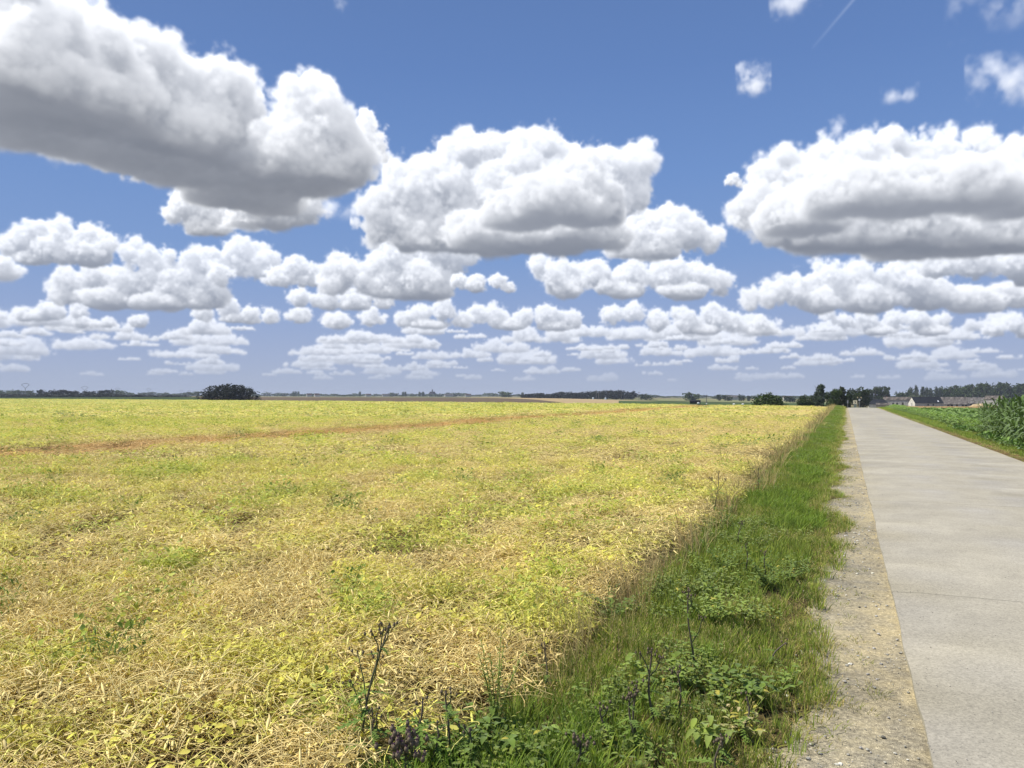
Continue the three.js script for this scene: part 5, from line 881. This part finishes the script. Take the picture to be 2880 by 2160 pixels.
function mound(name, label, px, r, w, h, c, cat) { const [x, z] = place(px, r), b = new Build(), n = 16, m = 5, rows = []; for (let j = 0; j <= m; j++) { const row = []; for (let i = 0; i < n; i++) { const a = i / n * 6.283, q = Math.cos(j / m * 1.57), k = 1 + (hash2(i, j, px) - .5) * .4; row.push(b.v(Math.cos(a) * w / 2 * q * k, -.3 + Math.sin(j / m * 1.57) * (h + .3) * k, Math.sin(a) * w / 3 * q * k, tint(c, .8 + hash2(i, j, 4) * .4))); } rows.push(row); } for (let j = 0; j < m; j++) for (let i = 0; i < n; i++) { const e = (i + 1) % n; b.quad(rows[j][i], rows[j + 1][i], rows[j + 1][e], rows[j][e]); } const o = part(name, b.geo(), matte(), scene); o.position.set(x, ground(x, z) + .1, z); o.rotation.y = YAW; return tag(o, label, cat); }
mound('manure_heap', 'long low dark heap right of the dark trailer', 1178, 238, 7, .9, [.03, .024, .018], 'heap');
function bale(label, px, r, s) { const [x, z] = place(px, r), g = new THREE.CapsuleGeometry(.62 * s, .5 * s, 5, 14); g.rotateZ(Math.PI / 2); const c = new Float32Array(g.attributes.position.count * 3).fill(.78); g.setAttribute('color', new THREE.BufferAttribute(c, 3)); const o = part('wrapped_bale', g, matte({ roughness: .4 }), scene); o.position.set(x, ground(x, z) + .85 * s, z); o.rotation.y = YAW + px; return tag(o, label, 'bale', 'white wrapped bales on the pasture'); }
bale('white wrapped bale beside the black shed', 1964, 385, .8); bale('white wrapped bale alone left of the pale pair', 1987, 380, .5); bale('white wrapped bale, left one of the pair before the bush', 2064, 330, .6); bale('white wrapped bale, right one of the pair before the bush', 2089, 330, .6);
function tank(label, px, r) { const [x, z] = place(px, r), t = thing('white_tank', label, 'tank', [x, ground(x, z), z], YAW, 'white tanks before the wood'), b = new Build(); b.tube([[0, -1, 0], [0, 1.2, 0]], .95, 14, [.7, .75, .8]); part('drum', b.geo(), matte({ roughness: .5 }), t); const d = new Build(); d.ball(0, 1.2, 0, .97, .7, [.75, .79, .84], 14, 8); part('domed_lid', d.geo(), matte({ roughness: .5 }), t); }
tank('small white domed tank before the wood, left one', 1668, 830); tank('small white domed tank before the wood, right one', 1703, 800);
// ---------------------------------------------------------------- pylons, poles, road signs
const steelM = matte({ roughness: .6 }), concreteM = matte();
function pylon(label, px, topY, r, armPx) { // concrete mast with a curved yoke
  const [x, z] = place(px, r), y0 = ground(x, z) - .3, H = heightAt(px, topY, r) - y0, w = armPx / 2 / F * r, t = thing('pylon', label, 'pylon', [x, y0, z], YAW, 'masts of the far power line'), c = [.13, .135, .14];
  const m = new Build(); m.tube([[0, 0, 0], [0, H * .5, 0], [0, H - w * 1.25, 0]], (q) => .45 - .2 * q, 7, c); part('mast', m.geo(), concreteM, t);
  for (const s of [-1, 1]) { const b = new Build(); b.tube([[0, H - w * 1.3, 0], [s * w * .45, H - w * .85, 0], [s * w * .95, H - w * .4, 0]], (q) => .26 - .08 * q, 5, c); part('strut', b.geo(), concreteM, t); }
  const yk = new Build(), pts = []; for (let k = 0; k <= 10; k++) { const q = k / 5 - 1; pts.push([q * w, H - w * .42 * q * q, 0]); } yk.tube(pts, .24, 5, c); const yoke = part('yoke', yk.geo(), concreteM, t);
  for (const q of [-1, 0, 1]) { const b = new Build(); b.tube([[q * w * .97, H - w * .42 * q * q, 0], [q * w * .97, H - w * .42 * q * q - 1.2, 0]], .12, 5, [.2, .2, .2]); part('insulator', b.geo(), steelM, yoke); }
}
pylon('tallest power mast at the left edge of the horizon', 71, 1078, 1000, 22); pylon('second power mast from the left on the horizon', 238, 1086, 1300, 19); pylon('third power mast from the left, just above the trees', 331, 1091, 1600, 15); pylon('fourth power mast from the left over the far trees', 418, 1092, 1750, 13); pylon('fifth and faint power mast left of the black tree', 509, 1097, 2100, 11); pylon('sixth faint power mast close to the black tree', 532, 1098, 2250, 9); pylon('smallest power mast right of the black tree', 747, 1100, 2500, 8);
function pole(label, px, topY, r) { const [x, z] = place(px, r), y0 = ground(x, z) - .3, H = heightAt(px, topY, r) - y0, t = thing('utility_pole', label, 'pole', [x, y0, z], YAW, 'utility poles on the wheat'), b = new Build(); b.tube([[0, 0, 0], [.02, H, 0]], (q) => .22 - .08 * q, 6, [.2, .18, .16]); part('post', b.geo(), concreteM, t); const a = new Build(); a.box(-1.1, 1.1, H - .7, H - .52, -.1, .1, [.22, .2, .18]); part('crossarm', a.geo(), concreteM, t); }
pole('left pole of two close together before the dark wood', 1677, 1097, 760); pole('right pole of two close together before the dark wood', 1684, 1100, 700); pole('pole standing alone before the right part of the wood', 1747, 1103, 720); pole('pole at the right end of the dark wood', 1797, 1102, 640); pole('pole on the pasture right of the black shed', 1987, 1110, 430);
// signs at the junction
const signSteel = matte({ roughness: .5 });
{
  const r = 178;
  { const [x, z] = place(2405, r), y0 = ground(x, z), t = thing('chevron_sign', 'square cream sign with a black chevron at the junction', 'sign', [x, y0, z], YAW - Math.atan(965 / F)), c = heightAt(2405, 1131, r) - y0, s = .42;
    const b = new Build(); b.box(-s, s, c - s, c + s, -.02, .02, [.72, .66, .45]); const face = part('panel', b.geo(), signSteel, t);
    const ch = new Build(); ch.poly([[-s * .45, c + s * .62, .026], [-s * .05, c + s * .62, .026], [s * .5, c, .026], [s * .1, c, .026]], [.015, .015, .015]); ch.poly([[s * .1, c, .0265], [s * .5, c, .0265], [-s * .05, c - s * .62, .0265], [-s * .45, c - s * .62, .0265]], [.015, .015, .015]); part('chevron', ch.geo(), signSteel, face);
    const q = new Build(); q.box(-.28, .28, -.3, c - s - .03, -.03, .03, [.16, .2, .17]); part('base_board', q.geo(), signSteel, t); for (const e of [-1, 1]) { const p = new Build(); p.tube([[e * .2, -.3, -.06], [e * .2, c + s, -.06]], .03, 6, [.3, .3, .3]); part('post', p.geo(), signSteel, t); } }
  { const [x, z] = place(2384, r - 6), y0 = ground(x, z), t = thing('back_of_sign', 'narrow grey road sign seen from behind, left of the chevron', 'sign', [x, y0, z], YAW - .2), c = heightAt(2384, 1130, r - 6) - y0, b = new Build(); b.box(-.16, .16, c - .32, c + .32, -.015, .015, [.3, .31, .32]); part('panel', b.geo(), signSteel, t); const p = new Build(); p.tube([[0, -.3, .04], [0, c + .3, .04]], .035, 6, [.28, .28, .28]); part('post', p.geo(), signSteel, t); }
  { const [x, z] = place(2417, r + 4), y0 = ground(x, z), t = thing('sign_post', 'pole with a white box and two small lamps right of the chevron', 'post', [x, y0, z], YAW - .4), c = heightAt(2417, 1125, r + 4) - y0, p = new Build(); p.tube([[0, -.3, 0], [0, c + .2, 0]], .07, 7, [.2, .22, .2]); part('post', p.geo(), signSteel, t); const b = new Build(); b.box(-.2, .2, c - .14, c + .14, .08, .22, [.75, .76, .76]); part('white_box', b.geo(), signSteel, t); const a = new Build(); a.box(-.42, .42, c + .42, c + .48, -.03, .03, [.25, .26, .25]); part('bracket', a.geo(), signSteel, t); const u = new Build(); u.tube([[0, c + .2, 0], [0, c + .45, 0]], .04, 6, [.2, .22, .2]); part('neck', u.geo(), signSteel, t); for (const s of [-1, 1]) { const l = new Build(); l.ball(s * .38, c + .58, 0, .11, .14, [.55, .45, .25], 8, 6); part('lamp_cap', l.geo(), signSteel, t); } }
}
scene.fog = new THREE.FogExp2(new THREE.Color().setRGB(.72, .80, .95), 0.00013);
renderer.render(scene, camera);
